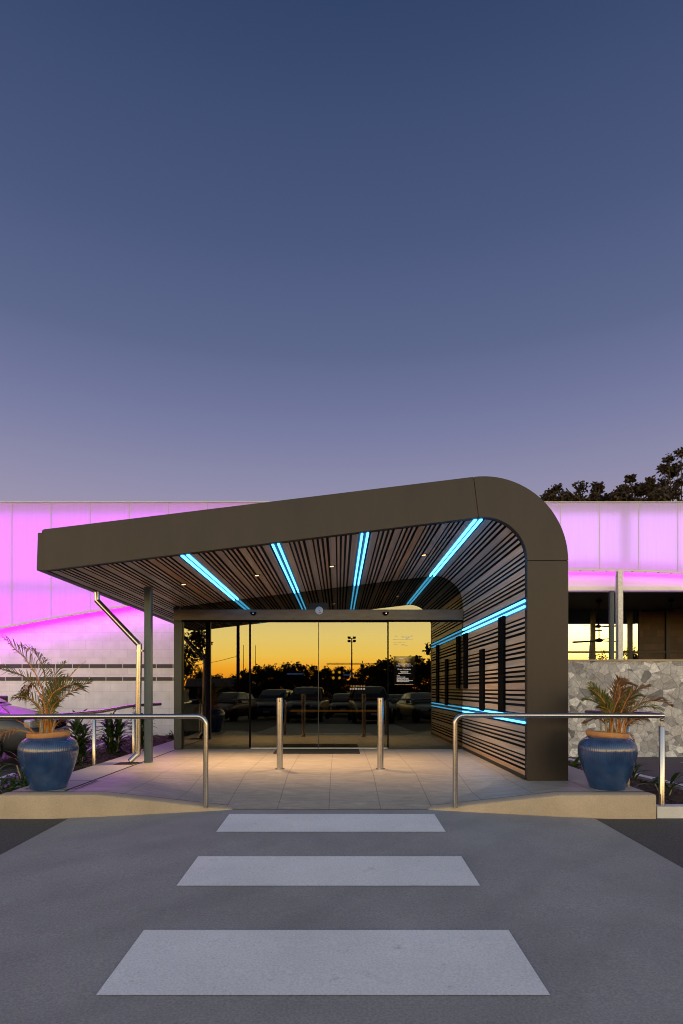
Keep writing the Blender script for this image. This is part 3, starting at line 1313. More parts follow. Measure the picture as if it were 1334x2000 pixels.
# cover box above header, sensors, round disc
bb = MB()
bb.box(-.50, YG - .03, HZ1 + .001, -.19, YG - .004, HZ1 + .125)
bb.build('cover_plate', M['bronze_dark'], gl, bevel=.003)
for px in (497, 752):
    x = (px - 662) / F * YG
    bb = MB()
    prof = [(.050, 0)] + [(.052 * math.cos(a), -.052 * math.sin(a)) for a in lin(0, PI / 2 - .01, 8)]
    bb.lathe(prof, (x, YG - .135, HZ1 - .055), 20)
    bb.box(x - .05, YG - .15, HZ1 - .056, x + .05, YG - .101, HZ1 - .048)
    s_ = bb.build('motion_sensor', M['black'], gl, smooth=True, angle=40)
    s_['label'] = 'black half dome motion sensor'
    bb = MB()
    bb.lathe([(.0001, 0), (.010, .0), (.010, .004)], (x + .004, YG - .184, HZ1 - .075), 10, Matrix.Rotation(PI / 2, 3, 'X'))
    bb.build('sensor_eye', M['lens'], s_)
xd = (623.5 - 662) / F * (YG - .1)
mtx = Matrix.Rotation(PI / 2, 3, 'X')
bb = MB()
bb.lathe([(.0001, .012), (.058, .012), (.064, .008), (.066, 0), (.066, -.004)], (xd, YG - .106, HZ1 - .018), 36, mtx)
dsc = bb.build('round_disc', M['disc'], gl, smooth=True, angle=40)
bb = MB()
bb.lathe([(.0001, .014), (.008, .014), (.008, .01)], (xd, YG - .106, HZ1 - .018), 12, mtx)
bb.build('disc_centre', M['black'], dsc)
bb = MB()
bb.lathe([(.0001, .014), (.013, .014), (.013, .01)], (xd + .014, YG - .106, HZ1 - .05), 12, mtx)
bb.build('red_dot', M['red'], dsc)
# film on the fixed pane: fine horizontal lines and a bright slash
bb = MB()
yg = YG - .003
for py, xa, xb in ((1242.5, 768, 776), (1242.5, 784, 806), (1245, 784, 800), (1249, 768, 806), (1254.5, 768, 793), (1258.5, 768, 778), (1258.5, 784, 792), (1261, 784, 797)):
    p = at(xa, py, yg)
    q = at(xb, py, yg)
    bb.box(p.x, yg, p.z - .0016, q.x, yg + .002, p.z + .0016)
fm = bb.build('window_film', M['etched'], gl)
bb = MB()
p, q = at(793, 1248.5, yg), at(805.5, 1240.5, yg)
d_ = (q - p).normalized()
bb.obox((p + q) / 2, [d_, Vector((0, 1, 0)), d_.cross(Vector((0, 1, 0)))], ((q - p).length / 2, .001, .005))
bb.build('film_slash', M['white_ink'], fm)
# rows of small door decals on the sliding leaf
yy = YG + .022
for i in range(6):
    p = at(686 + i * 5, 1340, yy)
    bb = MB()
    bb.box(p.x - .007, yy, p.z - .013, p.x + .007, yy + .002, p.z + .013)
    bb.build('gold_decal', M['gold_ink'], gl)
for i in range(6):
    p = at(685 + i * 5.2, 1345.5, yy)
    bb = MB()
    bb.lathe([(.008, 0), (.013, 0), (.013, .002), (.008, .002)], (p.x, yy, p.z), 12, mtx)
    bb.build('white_decal', M['white_ink'], gl)

# side glass and back of the vestibule
bb = MB()
bb.box(-2.78, YG + .06, PZ + .01, -2.768, YB - .05, 2.36)
bb.build('side_glass', M['doorglass'], gl)
bb = MB()
bb.box(-2.80, YG + .051, 2.36, -2.74, YB - .05, soffit_z(-2.8))
bb.build('side_panel', M['black'], gl)
bb = MB()
bb.box(-2.80, YB - .12, PZ, -2.70, YB - .049, 2.36)
bb.build('rear_post', M['frame'], gl)

# lobby (seen dimly through the doors)
lob = thing('lobby_wall', 'dark lobby wall seen dimly through the entrance doors', 'wall', (0, YB, PZ))
bb = MB()
bb.box(-2.70, YB - .03, PZ, xw, YB + .05, 3.3)
bb.build('wall_lining', M['darkint'], lob)
bb = MB()
bb.box(-.9, YB - .07, .95, .9, YB - .031, 1.0)
bb.build('timber_ledge', M['gold_ink'], lob)
for px, py in ((651, 1313), (651, 1324), (663, 1313), (663, 1324)):
    p = at(px, py, 12.9)
    sph = [(.032 * math.sin(a), -.032 * math.cos(a)) for a in lin(.01, PI - .01, 8)]
    bb = MB()
    bb.lathe(sph, (p.x, 12.9, p.z), 14)
    bb.mi = 1
    bb.tube([(p.x, 12.9, p.z + .03), (p.x, 12.9, soffit_z(p.x) + .01)], .003, 5)
    o = bb.build('pendant_lamp', [M['bulb'], M['black']], smooth=True)
    pos = ('upper' if py == 1313 else 'lower') + (' one nearer the sliding door joint' if px == 651 else ' one farther from the door joint')
    tag(o, 'small round yellow lamp glowing behind the door glass, ' + pos, 'lamp', 'yellow lamps in the lobby')
for xa, xb, py, mk in ((560, 592, 1316, 'bluebar'), (671, 690, 1318, 'bluebar')):
    p, q = at(xa, py, 13.3), at(xb, py, 13.3)
    bb = MB()
    bb.box(p.x, 13.345, p.z - .015, q.x, 13.37, p.z + .015)
    bb.build('blue_light_bar', M[mk], lob)
p, q = at(566, 1389, 12.6), at(750, 1389, 12.6)
bb = MB()
bb.box(p.x, 12.6, PZ, q.x, 13.1, p.z - .012)
bb.mi = 1
bb.box(p.x, 12.585, p.z - .010, q.x, 13.1, p.z + .010)
tag(bb.build('counter', [M['darkint'], M['amberbar']]), 'low dark counter with an amber lit edge inside the lobby', 'counter')

# opening hours sign on the fixed pane
sg = thing('hours_sign', 'black poster with opening hours and dress standards on the glass', 'sign', at(790, 1338, YG - .01))
p, q = at(769.5, 1338.5, YG - .014), at(811, 1281.5, YG - .014)
sy = YG - .016
bb = MB()
bb.box(p.x, sy, p.z, q.x, YG - .001, q.z)
bb.build('board', M['signboard'], sg)


def text(body, px, py, size, m, parent, y, align='CENTER', name='lettering'):
    cu = bpy.data.curves.new(name, 'FONT')
    cu.body = body
    cu.size = size
    cu.align_x = align
    cu.align_y = 'CENTER'
    cu.extrude = .0006
    cu.offset = .0006
    cu.materials.append(m)
    o = bpy.data.objects.new(name, cu)
    C.objects.link(o)
    pp = at(px, py, y)
    o.location = (pp.x, y - .0012, pp.z)
    o.rotation_euler = (R(90), 0, 0)
    dg = bpy.context.evaluated_depsgraph_get()
    me = bpy.data.meshes.new_from_object(o.evaluated_get(dg))
    o2 = bpy.data.objects.new(name, me)
    C.objects.link(o2)
    o2.location, o2.rotation_euler = o.location, o.rotation_euler
    bpy.data.objects.remove(o)
    bpy.data.curves.remove(cu)
    attach(o2, parent)
    return o2


text('Opening Hours', 789.5, 1296.8, .034, M['white_ink'], sg, sy)
text('10.00am - 12.00am 7 days a week', 790, 1300.6, .0205, M['white_ink'], sg, sy)
text('Dress Standards', 789.5, 1307.2, .034, M['white_ink'], sg, sy)
bb = MB()


def bars(lst, m, name):
    bb = MB()
    for xa, xb, py, h in lst:
        a_, c_ = at(xa, py, sy), at(xb, py, sy)
        x = a_.x
        rnd = random.Random(int(py * 10))
        while x < c_.x:       # word-like dashes: too small to read in the photograph
            wl = rnd.uniform(.012, .032)
            x2 = min(x + wl, c_.x)
            bb.box(x, sy - .0018, a_.z - h, x2, sy - .0005, a_.z + h)
            x = x2 + .005
    return bb.build(name, m, sg)


bars([(782, 797.5, 1311.2, .005), (783, 797.5, 1313.4, .0035), (778, 802, 1315.5, .0035), (775, 781, 1320, .005), (775, 791.5, 1322.4, .005),
      (775, 798, 1324.8, .005), (775, 799, 1326.6, .005), (775, 806, 1329.3, .005), (775, 798, 1331.2, .005), (779.5, 788, 1286.3, .007)], M['white_ink'], 'lettering')
bars([(771.5, 807.5, 1337, .004)], M['gold_ink'], 'gold_line')
# grey script mark: a looping stroke with a rising tail
bb = MB()
rnd = random.Random(4)
pts = []
for i in range(60):
    t_ = i / 59
    px = 779 + 21 * t_ + 1.0 * math.sin(t_ * 34)
    py = 1289.8 - 1.6 * math.sin(t_ * 34 + 1.2) * (1.25 - t_ * .5)
    pp = at(px, py, sy)
    pts.append((pp.x, sy - .002, pp.z))
bb.tube(pts, .0022, 5)
pp = [at(795.5, 1287.5, sy), at(797.5, 1285.5, sy), at(800.5, 1283, sy)]
bb.tube([(v.x, sy - .002, v.z) for v in pp], [.003, .004, .002], 5)
bb.build('script_mark', M['grey_ink'], sg)

# door mat
bb = MB()
xa, xb = -1.04, .335
ya, yb = 9.12, 9.74
zm = PZ + .002
bb.box(xa, ya, zm, xb, yb, zm + .014)
tag(bb.build('door_mat', M['mat'], bevel=.005), 'black rubber mat lying in front of the sliding doors', 'door mat')

# ------------------------------------------------------------------ bollards, post, downpipe
bol = thing('bollard', '', 'bollard', (0, 0, 0), 'stainless bollards before the doors')
bb = MB()
bb.lathe([(.062, 0), (.062, .005), (.060, .007), (.041, .007)], seg=32)
bb.build('base_plate', M['steel'], bol, smooth=True, angle=30)
bb = MB()
bb.lathe([(.040, .007), (.040, .908), (.037, .912), (.0001, .913)], seg=32)
bb.build('tube', M['steel'], bol, smooth=True, angle=30)
for a in (.3, 1.87, 3.44, 5.0):
    bb = MB()
    bb.lathe([(.006, .006), (.006, .011), (.0001, .012)], (.052 * math.cos(a), .052 * math.sin(a), 0), 8)
    bb.build('bolt', M['frame'], bol)
bb = MB()
bb.lathe([(.008, 0), (.008, .0018), (.0001, .002)], (0, -.0395, .872), 10, Matrix.Rotation(PI / 2, 3, 'X'))
bb.build('bolt', M['frame'], bol)
YBo = F * (CAMH - PZ) / 157
bol.location = ((546.5 - 662) / F * YBo, YBo, PZ)
bol['label'] = 'stainless steel bollard on the post and downpipe side of the doors'
b2 = copy_tree(bol)
b2.location = ((743 - 662) / F * YBo, YBo, PZ)
b2['label'] = 'stainless steel bollard on the slat wall side of the doors'

PXc, PYc = (290 - 662) / F * 8.0, 8.0
post = thing('support_post', 'slim grey square post holding up the low side of the canopy', 'post', (PXc, PYc, PZ))
bb = MB()
bb.box(PXc - .047, PYc - .047, PZ + .006, PXc + .047, PYc + .047, soffit_z(PXc) + .02)
bb.build('shaft', M['postgrey'], post, bevel=.006)
bb = MB()
bb.box(PXc - .07, PYc - .06, PZ, PXc + .07, PYc + .06, PZ + .008)
bb.build('base_plate', M['galv'], post)

dp = thing('downpipe', 'stainless downpipe bending from the canopy edge down beside the grey post', 'downpipe', (-2.72, 7.9, PZ))
Yd = 7.9
P = [at(189.5, 1155, Yd), at(189.5, 1173, Yd), at(272, 1260, Yd), at(269, 1472, Yd), at(256, 1486, Yd)]
P[4].y -= .06
bb = MB()
for a_, c_ in zip(P, P[1:]):
    bb.tube([a_, c_], .038, 20)
for q in P[1:4]:
    sph = [(.0385 * math.sin(a), -.0385 * math.cos(a)) for a in lin(.01, PI - .01, 10)]
    bb.lathe(sph, q, 20)
bb.build('pipe', M['steel'], dp, smooth=True, angle=50)
for py in (1271, 1466):
    q = at(272, py, Yd)
    bb = MB()
    bb.box(q.x + .03, Yd - .015, q.z - .012, PXc - .045, Yd + .06, q.z + .012)
    bb.lathe([(.0405, -.014), (.0405, .014)], (at(271.5 - (py - 1260) * .014, py, Yd).x, Yd, q.z), 20)
    bb.build('bracket', M['steel'], dp, smooth=True, angle=40)

# ------------------------------------------------------------------ handrails


def arcpts(c, r, a0, a1, ux, uz, n=8):
    return [Vector(c) + Vector(ux) * r * math.cos(a0 + (a1 - a0) * i / n) + Vector(uz) * r * math.sin(a0 + (a1 - a0) * i / n) for i in range(n + 1)]


RR = .0245
YR = 5.68


def front_rail(xp, xe, zr, ze, root):
    """post with a bend into the top rail running to xe"""
    sgn = 1 if xe > xp else -1
    r = .085
    zb = pz(xp, YR) - .002
    path = [Vector((xp, YR, zb)), Vector((xp, YR, zr - r))]
    for i in range(1, 9):
        a = PI / 2 * i / 8
        path.append(Vector((xp + sgn * r * (1 - math.cos(a)), YR, zr - r + r * math.sin(a))))
    path.append(Vector((xe, YR, ze)))
    b = MB()
    b.tube(path, RR, 18)
    b.build('front_rail', M['steel'], root, smooth=True, angle=50)


def spig_post(x, y, zb, zr, root, r=.0245):
    b = MB()
    b.lathe([(r, zb), (r, zr - .085), (r - .004, zr - .080), (.009, zr - .079), (.009, zr)], (x, y, 0), 18)
    b.build('rail_post', M['steel'], root, smooth=True, angle=40)
    b = MB()
    b.lathe([(.012, zr - .032), (.020, zr - .020), (.020, zr - .014), (.009, zr)], (x, y, 0), 14)
    b.build('saddle', M['steel'], root, smooth=True)


zr = CAMH - (1399 - 1345) / F * YR
hl = thing('handrail', 'stainless handrail beside the green palm, with its long run along the path to the door', 'handrail', (-1.3, YR, 0), 'stainless handrails flanking the ramp')
front_rail((402 - 662) / F * YR, -3.62, zr + .0, zr - .006, hl)
spig_post(-3.365, YR, -.09, zr - .024, hl, .026)
XL = -3.3
b = MB()
side = [Vector((-3.60, 5.70, zr - .03)), Vector((-3.42, 6.4, .885)), Vector((XL, 7.8, .883)), Vector((-3.24, 9.07, .93)), Vector((-3.05, 9.86, .935))]
b.tube(smooth_path(side, 6), RR, 18)
b.build('side_rail', M['steel'], hl, smooth=True, angle=50)
spig_post((184 - 662) / F * 7.84, 7.84, PZ - .01, .862, hl)
spig_post((261 - 662) / F * 9.07, 9.07, PZ - .01, .908, hl)

hr = thing('handrail', 'stainless handrail beside the browned palm, ending in a post on the asphalt', 'handrail', (1.3, YR, 0), 'stainless handrails flanking the ramp')
XRE = (1296 - 662) / F * YR
front_rail((889 - 662) / F * YR, XRE, zr + .01, zr + .006, hr)
spig_post((1292.5 - 662) / F * YR, YR, -.09, zr - .018, hr, .0275)
b = MB()
b.tube(smooth_path([Vector((XRE - .01, YR + .01, zr + .006)), Vector((3.13, 6.2, zr + .012)), Vector((3.2, 7.46, .90))], 6), RR, 18)
b.build('side_rail', M['steel'], hr, smooth=True, angle=50)
spig_post((1226 - 662) / F * 6.05, 6.05, PZ - .01, zr - .01, hr, .022)

# ------------------------------------------------------------------ planter pots
u_ = .0053


def pot(name_label, x, y, tiltdeg, seed):
    root = thing('plant_pot', name_label, 'pot', (x, y, PZ + .002), 'blue glazed pots at the ends of the kerb')
    prof = [(28, 0), (31, 0), (32.5, 2), (35.5, 12), (41, 27), (46.5, 42), (50.5, 56), (53, 68), (53.3, 76), (52, 84), (48.5, 91), (43.5, 96), (38.5, 99), (37.5, 101)]
    b = MB()
    path = smooth_path([(r, 0, z) for r, z in prof[3:]], 3)
    full = [(r * u_, z * u_) for r, z in prof[:3]] + [(v.x * u_, v.z * u_) for v in path]
    full += [(34 * u_, 100 * u_), (34 * u_, 90 * u_), (.0001, 90 * u_)]
    b.lathe(full, seg=96)
    for i, v in enumerate(b.v):
        n = mnoise.noise(Vector(v) * 5 + Vector((seed, 0, 0))) * .006
        l = math.hypot(v[0], v[1]) + 1e-6
        b.v[i] = (v[0] * (1 + n / l * .6), v[1] * (1 + n / l * .6), v[2])
    body = b.build('body', M['glaze'], None, smooth=True, angle=60)
    body.parent = root
    b = MB()
    prof = [(33.8, 99), (37.0, 99.5), (38.5, 101.5), (38.9, 105), (38.4, 108.5), (37, 110), (34.5, 109.5), (33.5, 107), (33.4, 98)]
    b.lathe([(r * u_, z * u_) for r, z in prof], seg=64)
    for i, v in enumerate(b.v):
        n = mnoise.noise(Vector(v) * 6 + Vector((seed, 3, 0))) * .007
        b.v[i] = (v[0], v[1], v[2] + n + v[0] * math.tan(R(tiltdeg)))
    o = b.build('rim', M['terracotta'], None, smooth=True, angle=60)
    o.parent = root
    b = MB()
    b.lathe([(.0001, 104 * u_), (20 * u_, 103 * u_), (33.6 * u_, 100 * u_), (33.6 * u_, 96 * u_)], seg=32)
    o = b.build('soil', M['soil'], None, smooth=True)
    o.parent = root
    return root


YP = 5.95
XPL, XPR = (95 - 662) / F * YP, (1186 - 662) / F * YP
pot('blue glazed pot with terracotta rim under the green palm', XPL, YP, 3.0, 1.0)
pot('blue glazed pot with tilted terracotta rim under the browned palm', XPR, YP, -4.2, 7.0)


# ------------------------------------------------------------------ palms
def frond(b, pts, n, L, rnd, leaf_mi=1, stalk_mi=0, start=.3, droop=.35, r0=.0082, wleaf=.0105, both=True, open_=1.0, dens=1.1):
    twist = rnd.choice((-1, 1)) * rnd.uniform(.55, 1.15)
    path = smooth_path(pts, 8)
    m = len(path)
    b.mi = stalk_mi
    b.tube(path, [r0 * (1 - .85 * i / (m - 1)) for i in range(m)], 6)
    b.mi = leaf_mi
    lens = [0]
    for a_, c_ in zip(path, path[1:]):
        lens.append(lens[-1] + (c_ - a_).length)
    tot = lens[-1]

    def pos(t):
        d = t * tot
        for i in range(m - 1):
            if d <= lens[i + 1] + 1e-9:
                f = (d - lens[i]) / max(1e-9, lens[i + 1] - lens[i])
                return path[i].lerp(path[i + 1], f), (path[i + 1] - path[i]).normalized()
        return path[-1], (path[-1] - path[-2]).normalized()

    n = int(n * dens)
    for i in range(n):
        t = start + (1 - start) * (i + .5 * rnd.random()) / n
        p, tg = pos(t)
        up = Vector((0, 0, 1))
        sd = tg.cross(up)
        if sd.length < .15:
            sd = tg.cross(Vector((0, 1, 0)))
        sd.normalize()
        sd = Matrix.Rotation(twist * (1 - .4 * t), 3, tg) @ sd
        nrm_ = sd.cross(tg).normalized()
        if nrm_.z < 0:
            nrm_ = -nrm_
        env = math.sin(PI * clamp((t - start) / (1 - start) * .82 + .14)) ** .7
        for sg_ in ((-1, 1) if both else (1,)):
            ang = open_ * (.95 - .55 * (t - start) / (1 - start)) + rnd.uniform(-.14, .14)
            dirv = tg * math.cos(ang) + (sd * sg_ * .85 + nrm_ * (.45 + rnd.uniform(-.2, .2))).normalized() * math.sin(ang)
            dirv.normalize()
            l = L * 1.22 * env * rnd.uniform(.78, 1.12)
            mid = p + dirv * l * .55
            end = p + dirv * l + Vector((0, 0, -droop * l * rnd.uniform(.5, 1.3)))
            wv = dirv.cross(nrm_ + Vector((rnd.uniform(-.5, .5), rnd.uniform(-.5, .5), rnd.uniform(-.3, .3)))).normalized() * wleaf * .5 * rnd.uniform(.8, 1.2)
            b.add([p - wv * .4, p + wv * .4, mid + wv, mid - wv, end], [(0, 1, 2, 3), (3, 2, 4)])


def palm(label, root_loc, canes, fronds, seed):
    rnd = random.Random(seed)
    root = thing('palm_tree', label, 'palm', root_loc)
    b = MB()
    for pts, r in canes:
        b.tube(smooth_path(pts, 5), r, 8)
    b.build('cane', M['palm_cane'], root, smooth=True)
    for pts, n, L, kind, kw in fronds:
        b = MB()
        frond(b, pts, n, L, rnd, **kw)
        lm = {'g': 'palm_green', 'b': 'palm_dry', 'd': 'palm_dead'}[kind]
        b.build('frond', [M['palm_stalk'], M[lm]], root, recalc=False)
    return root


def PL(*xy, y0=0, y1=0):
    """control points read off the left palm, spread in depth from y0 to y1 around the pot"""
    n = len(xy)
    return [at(x / 6.06, 1230 + y / 6.06, YP) + Vector((0, y0 + (y1 - y0) * i / (n - 1), 0)) for i, (x, y) in enumerate(xy)]


zsoil = PZ + 100 * u_
canesL = [([Vector((XPL - .02 + dx, YP + dy, zsoil - .03)), Vector((XPL - .01 + dx * 1.4, YP + dy * 1.3, zsoil + h * .5)), Vector((XPL + dx * 1.9, YP + dy * 1.7, zsoil + h))], r)
          for dx, dy, h, r in ((0, 0, .30, .016), (.035, .03, .26, .011), (-.045, .02, .22, .010), (-.025, -.05, .24, .009), (.06, -.04, .22, .009))]
frL = [
    (PL((560, 1240), (565, 900), (480, 600), (380, 400), (250, 250), (90, 85), y1=-.10), 34, .17, 'g', dict(start=.45, droop=.25)),
    (PL((555, 1240), (570, 880), (500, 640), (420, 430), (300, 260), (120, 180), y1=.22), 32, .19, 'g', dict(start=.42, droop=.5)),
    (PL((550, 1240), (560, 900), (430, 620), (280, 520), (110, 468), (0, 492), y1=-.25), 32, .13, 'g', dict(start=.45, droop=.35)),
    (PL((590, 1240), (600, 900), (740, 640), (860, 480), (975, 365), y1=.08), 7, .05, 'g', dict(start=.7, droop=.0, r0=.0075, open_=.15)),
    (PL((585, 1240), (575, 960), (650, 770), (780, 690), (920, 650), (1085, 728), y1=-.15), 40, .155, 'g', dict(start=.34, droop=.15)),
    (PL((600, 1240), (600, 980), (680, 800), (820, 690), (960, 600), y1=.25), 34, .15, 'g', dict(start=.35, droop=.2)),
    (PL((540, 1240), (500, 960), (480, 720), (400, 640), (300, 650), (205, 790), y1=.10), 34, .13, 'b', dict(start=.4, droop=.8)),
    (PL((545, 1240), (520, 960), (440, 830), (350, 790), (280, 800), y1=-.18), 34, .13, 'g', dict(start=.32, droop=.45)),
    (PL((565, 1240), (560, 900), (570, 720), (610, 620), (640, 560), y1=.2), 30, .13, 'b', dict(start=.35, droop=.5)),
    (PL((575, 1240), (600, 940), (560, 700), (520, 540), (600, 380), y1=.30), 26, .17, 'g', dict(start=.4, droop=.3)),
    (PL((610, 1240), (620, 1000), (690, 880), (770, 830), y1=-.12), 24, .11, 'g', dict(start=.3, droop=.6)),
    (PL((430, 1250), (330, 1130), (220, 1050), (110, 930), y1=-.1), 12, .09, 'g', dict(start=.5, droop=.1, open_=.35)),
    (PL((470, 1245), (430, 1150), (380, 1060), (300, 1020), y1=.2), 18, .12, 'g', dict(start=.35, droop=.3)),
    (PL((450, 1250), (330, 1200), (220, 1185), (110, 1215), (20, 1330), y1=-.15), 16, .08, 'd', dict(start=.4, droop=1.0)),
    (PL((600, 1245), (640, 1120), (700, 1060), (720, 1040), y1=.15), 16, .1, 'b', dict(start=.35, droop=.6)),
]
palm('tall loose green palm with orange stalks in the blue pot by the white block wall', (XPL, YP, zsoil), canesL, frL, 5)


def PR(*xy, y0=0, y1=0):
    n = len(xy)
    return [at(1100 + x / 5.7, 1300 + y / 5.7, YP) + Vector((0, y0 + (y1 - y0) * i / (n - 1), 0)) for i, (x, y) in enumerate(xy)]


canesR = [([Vector((XPR + dx, YP + dy, zsoil - .03)), Vector((XPR + dx * 1.2, YP + dy * 1.2, zsoil + h * .5)), Vector((XPR + dx * 1.6 + .01, YP + dy * 1.5, zsoil + h))], r)
          for dx, dy, h, r in ((-.01, 0, .22, .012), (.035, .03, .2, .010), (-.045, .02, .2, .010), (.075, -.02, .2, .009), (.02, -.05, .2, .009), (.1, .04, .18, .008))]
frR = [
    (PR((560, 790), (550, 560), (600, 330), (640, 230), (720, 200), (860, 220), y1=.1), 36, .14, 'b', dict(start=.34, droop=.2)),
    (PR((540, 790), (540, 520), (590, 330), (560, 200), (510, 120), y1=-.15), 34, .13, 'b', dict(start=.36, droop=.15)),
    (PR((600, 790), (620, 560), (660, 350), (740, 210), (830, 150), y1=.25), 34, .15, 'b', dict(start=.36, droop=.3)),
    (PR((660, 790), (680, 600), (760, 470), (900, 400), (1020, 400), (1105, 440), y1=-.15), 40, .14, 'b', dict(start=.28, droop=.15)),
    (PR((640, 790), (660, 590), (740, 440), (850, 350), (1000, 340), y1=.2), 38, .15, 'g', dict(start=.3, droop=.2)),
    (PR((530, 790), (520, 560), (450, 430), (360, 330), (260, 260), y1=-.1), 36, .13, 'g', dict(start=.3, droop=.15)),
    (PR((540, 790), (540, 580), (480, 470), (380, 390), (290, 385), y1=.15), 36, .13, 'g', dict(start=.3, droop=.3)),
    (PR((520, 790), (505, 640), (460, 500), (370, 460), (285, 450), y1=-.2), 30, .11, 'g', dict(start=.3, droop=.2)),
    (PR((515, 790), (490, 680), (440, 610), (360, 590), (250, 640), y1=.05), 28, .09, 'b', dict(start=.3, droop=.3)),
    (PR((690, 790), (710, 680), (800, 610), (900, 590), (1010, 610), y1=.1), 30, .09, 'b', dict(start=.25, droop=.4)),
    (PR((580, 790), (570, 560), (530, 400), (480, 300), (440, 190), y1=.3), 30, .14, 'g', dict(start=.34, droop=.2)),
    (PR((620, 790), (640, 560), (690, 420), (780, 300), (960, 220), y1=.0), 36, .13, 'b', dict(start=.3, droop=.25)),
    (PR((590, 790), (600, 560), (620, 420), (640, 300), (620, 240), y1=-.25), 30, .12, 'g', dict(start=.3, droop=.3)),
    (PR((700, 800), (720, 760), (750, 800), (765, 860), y1=-.05), 14, .05, 'b', dict(start=.2, droop=.5)),
    (PR((610, 790), (630, 600), (700, 500), (800, 450), (930, 480), y1=-.3), 30, .11, 'g', dict(start=.3, droop=.3)),
]
palm('bushy browned palm with reddish tips growing in the blue pot before the stone wall', (XPR, YP, zsoil), canesR, [(p_, int(n_ * 1.4), l_ * .92, k2, dict(kw_, wleaf=.0074)) for p_, n_, l_, k2, kw_ in frR], 9)

# ------------------------------------------------------------------ garden beds
XB0 = lambda y: -3.92 - .13 * (y - 6.6)


def bed(x0f, x1f, y0, y1, z, name, seed):
    b = MB()
    ny, nx = 70, 14
    vs = []
    for j in range(ny + 1):
        y = y0 + (y1 - y0) * j / ny
        for i in range(nx + 1):
            x = x0f(y) + (x1f(y) - x0f(y)) * i / nx
            e = math.sin(PI * i / nx) ** .5
            vs.append((x, y, z(y) + .05 * e + .03 * mnoise.noise(Vector((x * 6, y * 6, seed)))))
    fs = [(j * (nx + 1) + i, j * (nx + 1) + i + 1, (j + 1) * (nx + 1) + i + 1, (j + 1) * (nx + 1) + i) for j in range(ny) for i in range(nx)]
    b.add(vs, fs)
    rnd = random.Random(seed)
    for k in range(2600):
        y = rnd.uniform(y0 + .05, y1 - .05)
        x = rnd.uniform(x0f(y) + .05, x1f(y) - .05)
        zz = z(y) + .05 * math.sin(PI * (x - x0f(y)) / (x1f(y) - x0f(y))) ** .5 + .03 * mnoise.noise(Vector((x * 6, y * 6, seed))) + .008
        a = rnd.uniform(0, PI)
        d = Vector((math.cos(a), math.sin(a), rnd.uniform(-.4, .4))) * rnd.uniform(.012, .035)
        s_ = Vector((-math.sin(a), math.cos(a), rnd.uniform(-.5, .5))) * rnd.uniform(.005, .012)
        c_ = Vector((x, y, zz))
        b.add([c_ - d - s_, c_ + d - s_, c_ + d + s_, c_ - d + s_], [(0, 1, 2, 3)])
    return tag(b.build(name, M['mulch'], recalc=False), 'brown bark mulch' + seed_lab[seed], 'mulch', kind='stuff')


seed_lab = {3: ' in the bed along the path by the white block wall', 8: ' in the narrow bed between the path and the side drive'}
bed(XB0, lambda y: PX0 + .01, 5.65, 13.5, lambda y: .06, 'mulch_bed', 3)
bed(lambda y: PX1 + .004, lambda y: 4.30, 5.72, 12.9, lambda y: -.03 - .03 * (y - 5.7), 'mulch_bed', 8)
# bed kerbs
b = MB()
ys = lin(5.62, 13.4, 26)
for ya, yb in zip(ys, ys[1:]):
    for (dx, z0) in ((0, 0),):
        xa, xb = XB0(ya), XB0(yb)
        zt_ = .125
        b.add([(xa - .14, ya, -.1), (xa, ya, -.1), (xa, ya, zt_), (xa - .14, ya, zt_), (xb - .14, yb, -.1), (xb, yb, -.1), (xb, yb, zt_), (xb - .14, yb, zt_)],
              [(1, 5, 6, 2), (2, 6, 7, 3), (3, 7, 4, 0)])
b.add([(XB0(5.62) - .14, 5.62, -.1), (XB0(5.62), 5.62, -.1), (XB0(5.62), 5.62, .125), (XB0(5.62) - .14, 5.62, .125)], [(0, 1, 2, 3)])
tag(b.build('kerb', M['kerbw'], recalc=False), kind='structure')
b = MB()
for ya, yb in zip(ys[:-1], ys[1:]):
    za, zb2 = .03 - .03 * (ya - 5.6), .03 - .03 * (yb - 5.6)
    b.add([(4.29, ya, -.5), (4.43, ya, -.5), (4.43, ya, za), (4.29, ya, za), (4.29, yb, -.5), (4.43, yb, -.5), (4.43, yb, zb2), (4.29, yb, zb2)],
          [(1, 5, 6, 2), (3, 2, 6, 7), (0, 3, 7, 4)])
b.box(PX1 + .03, 5.60, -.3, 4.43, 5.72, .055)
tag(b.build('kerb', M['kerbw'], recalc=False), kind='structure')


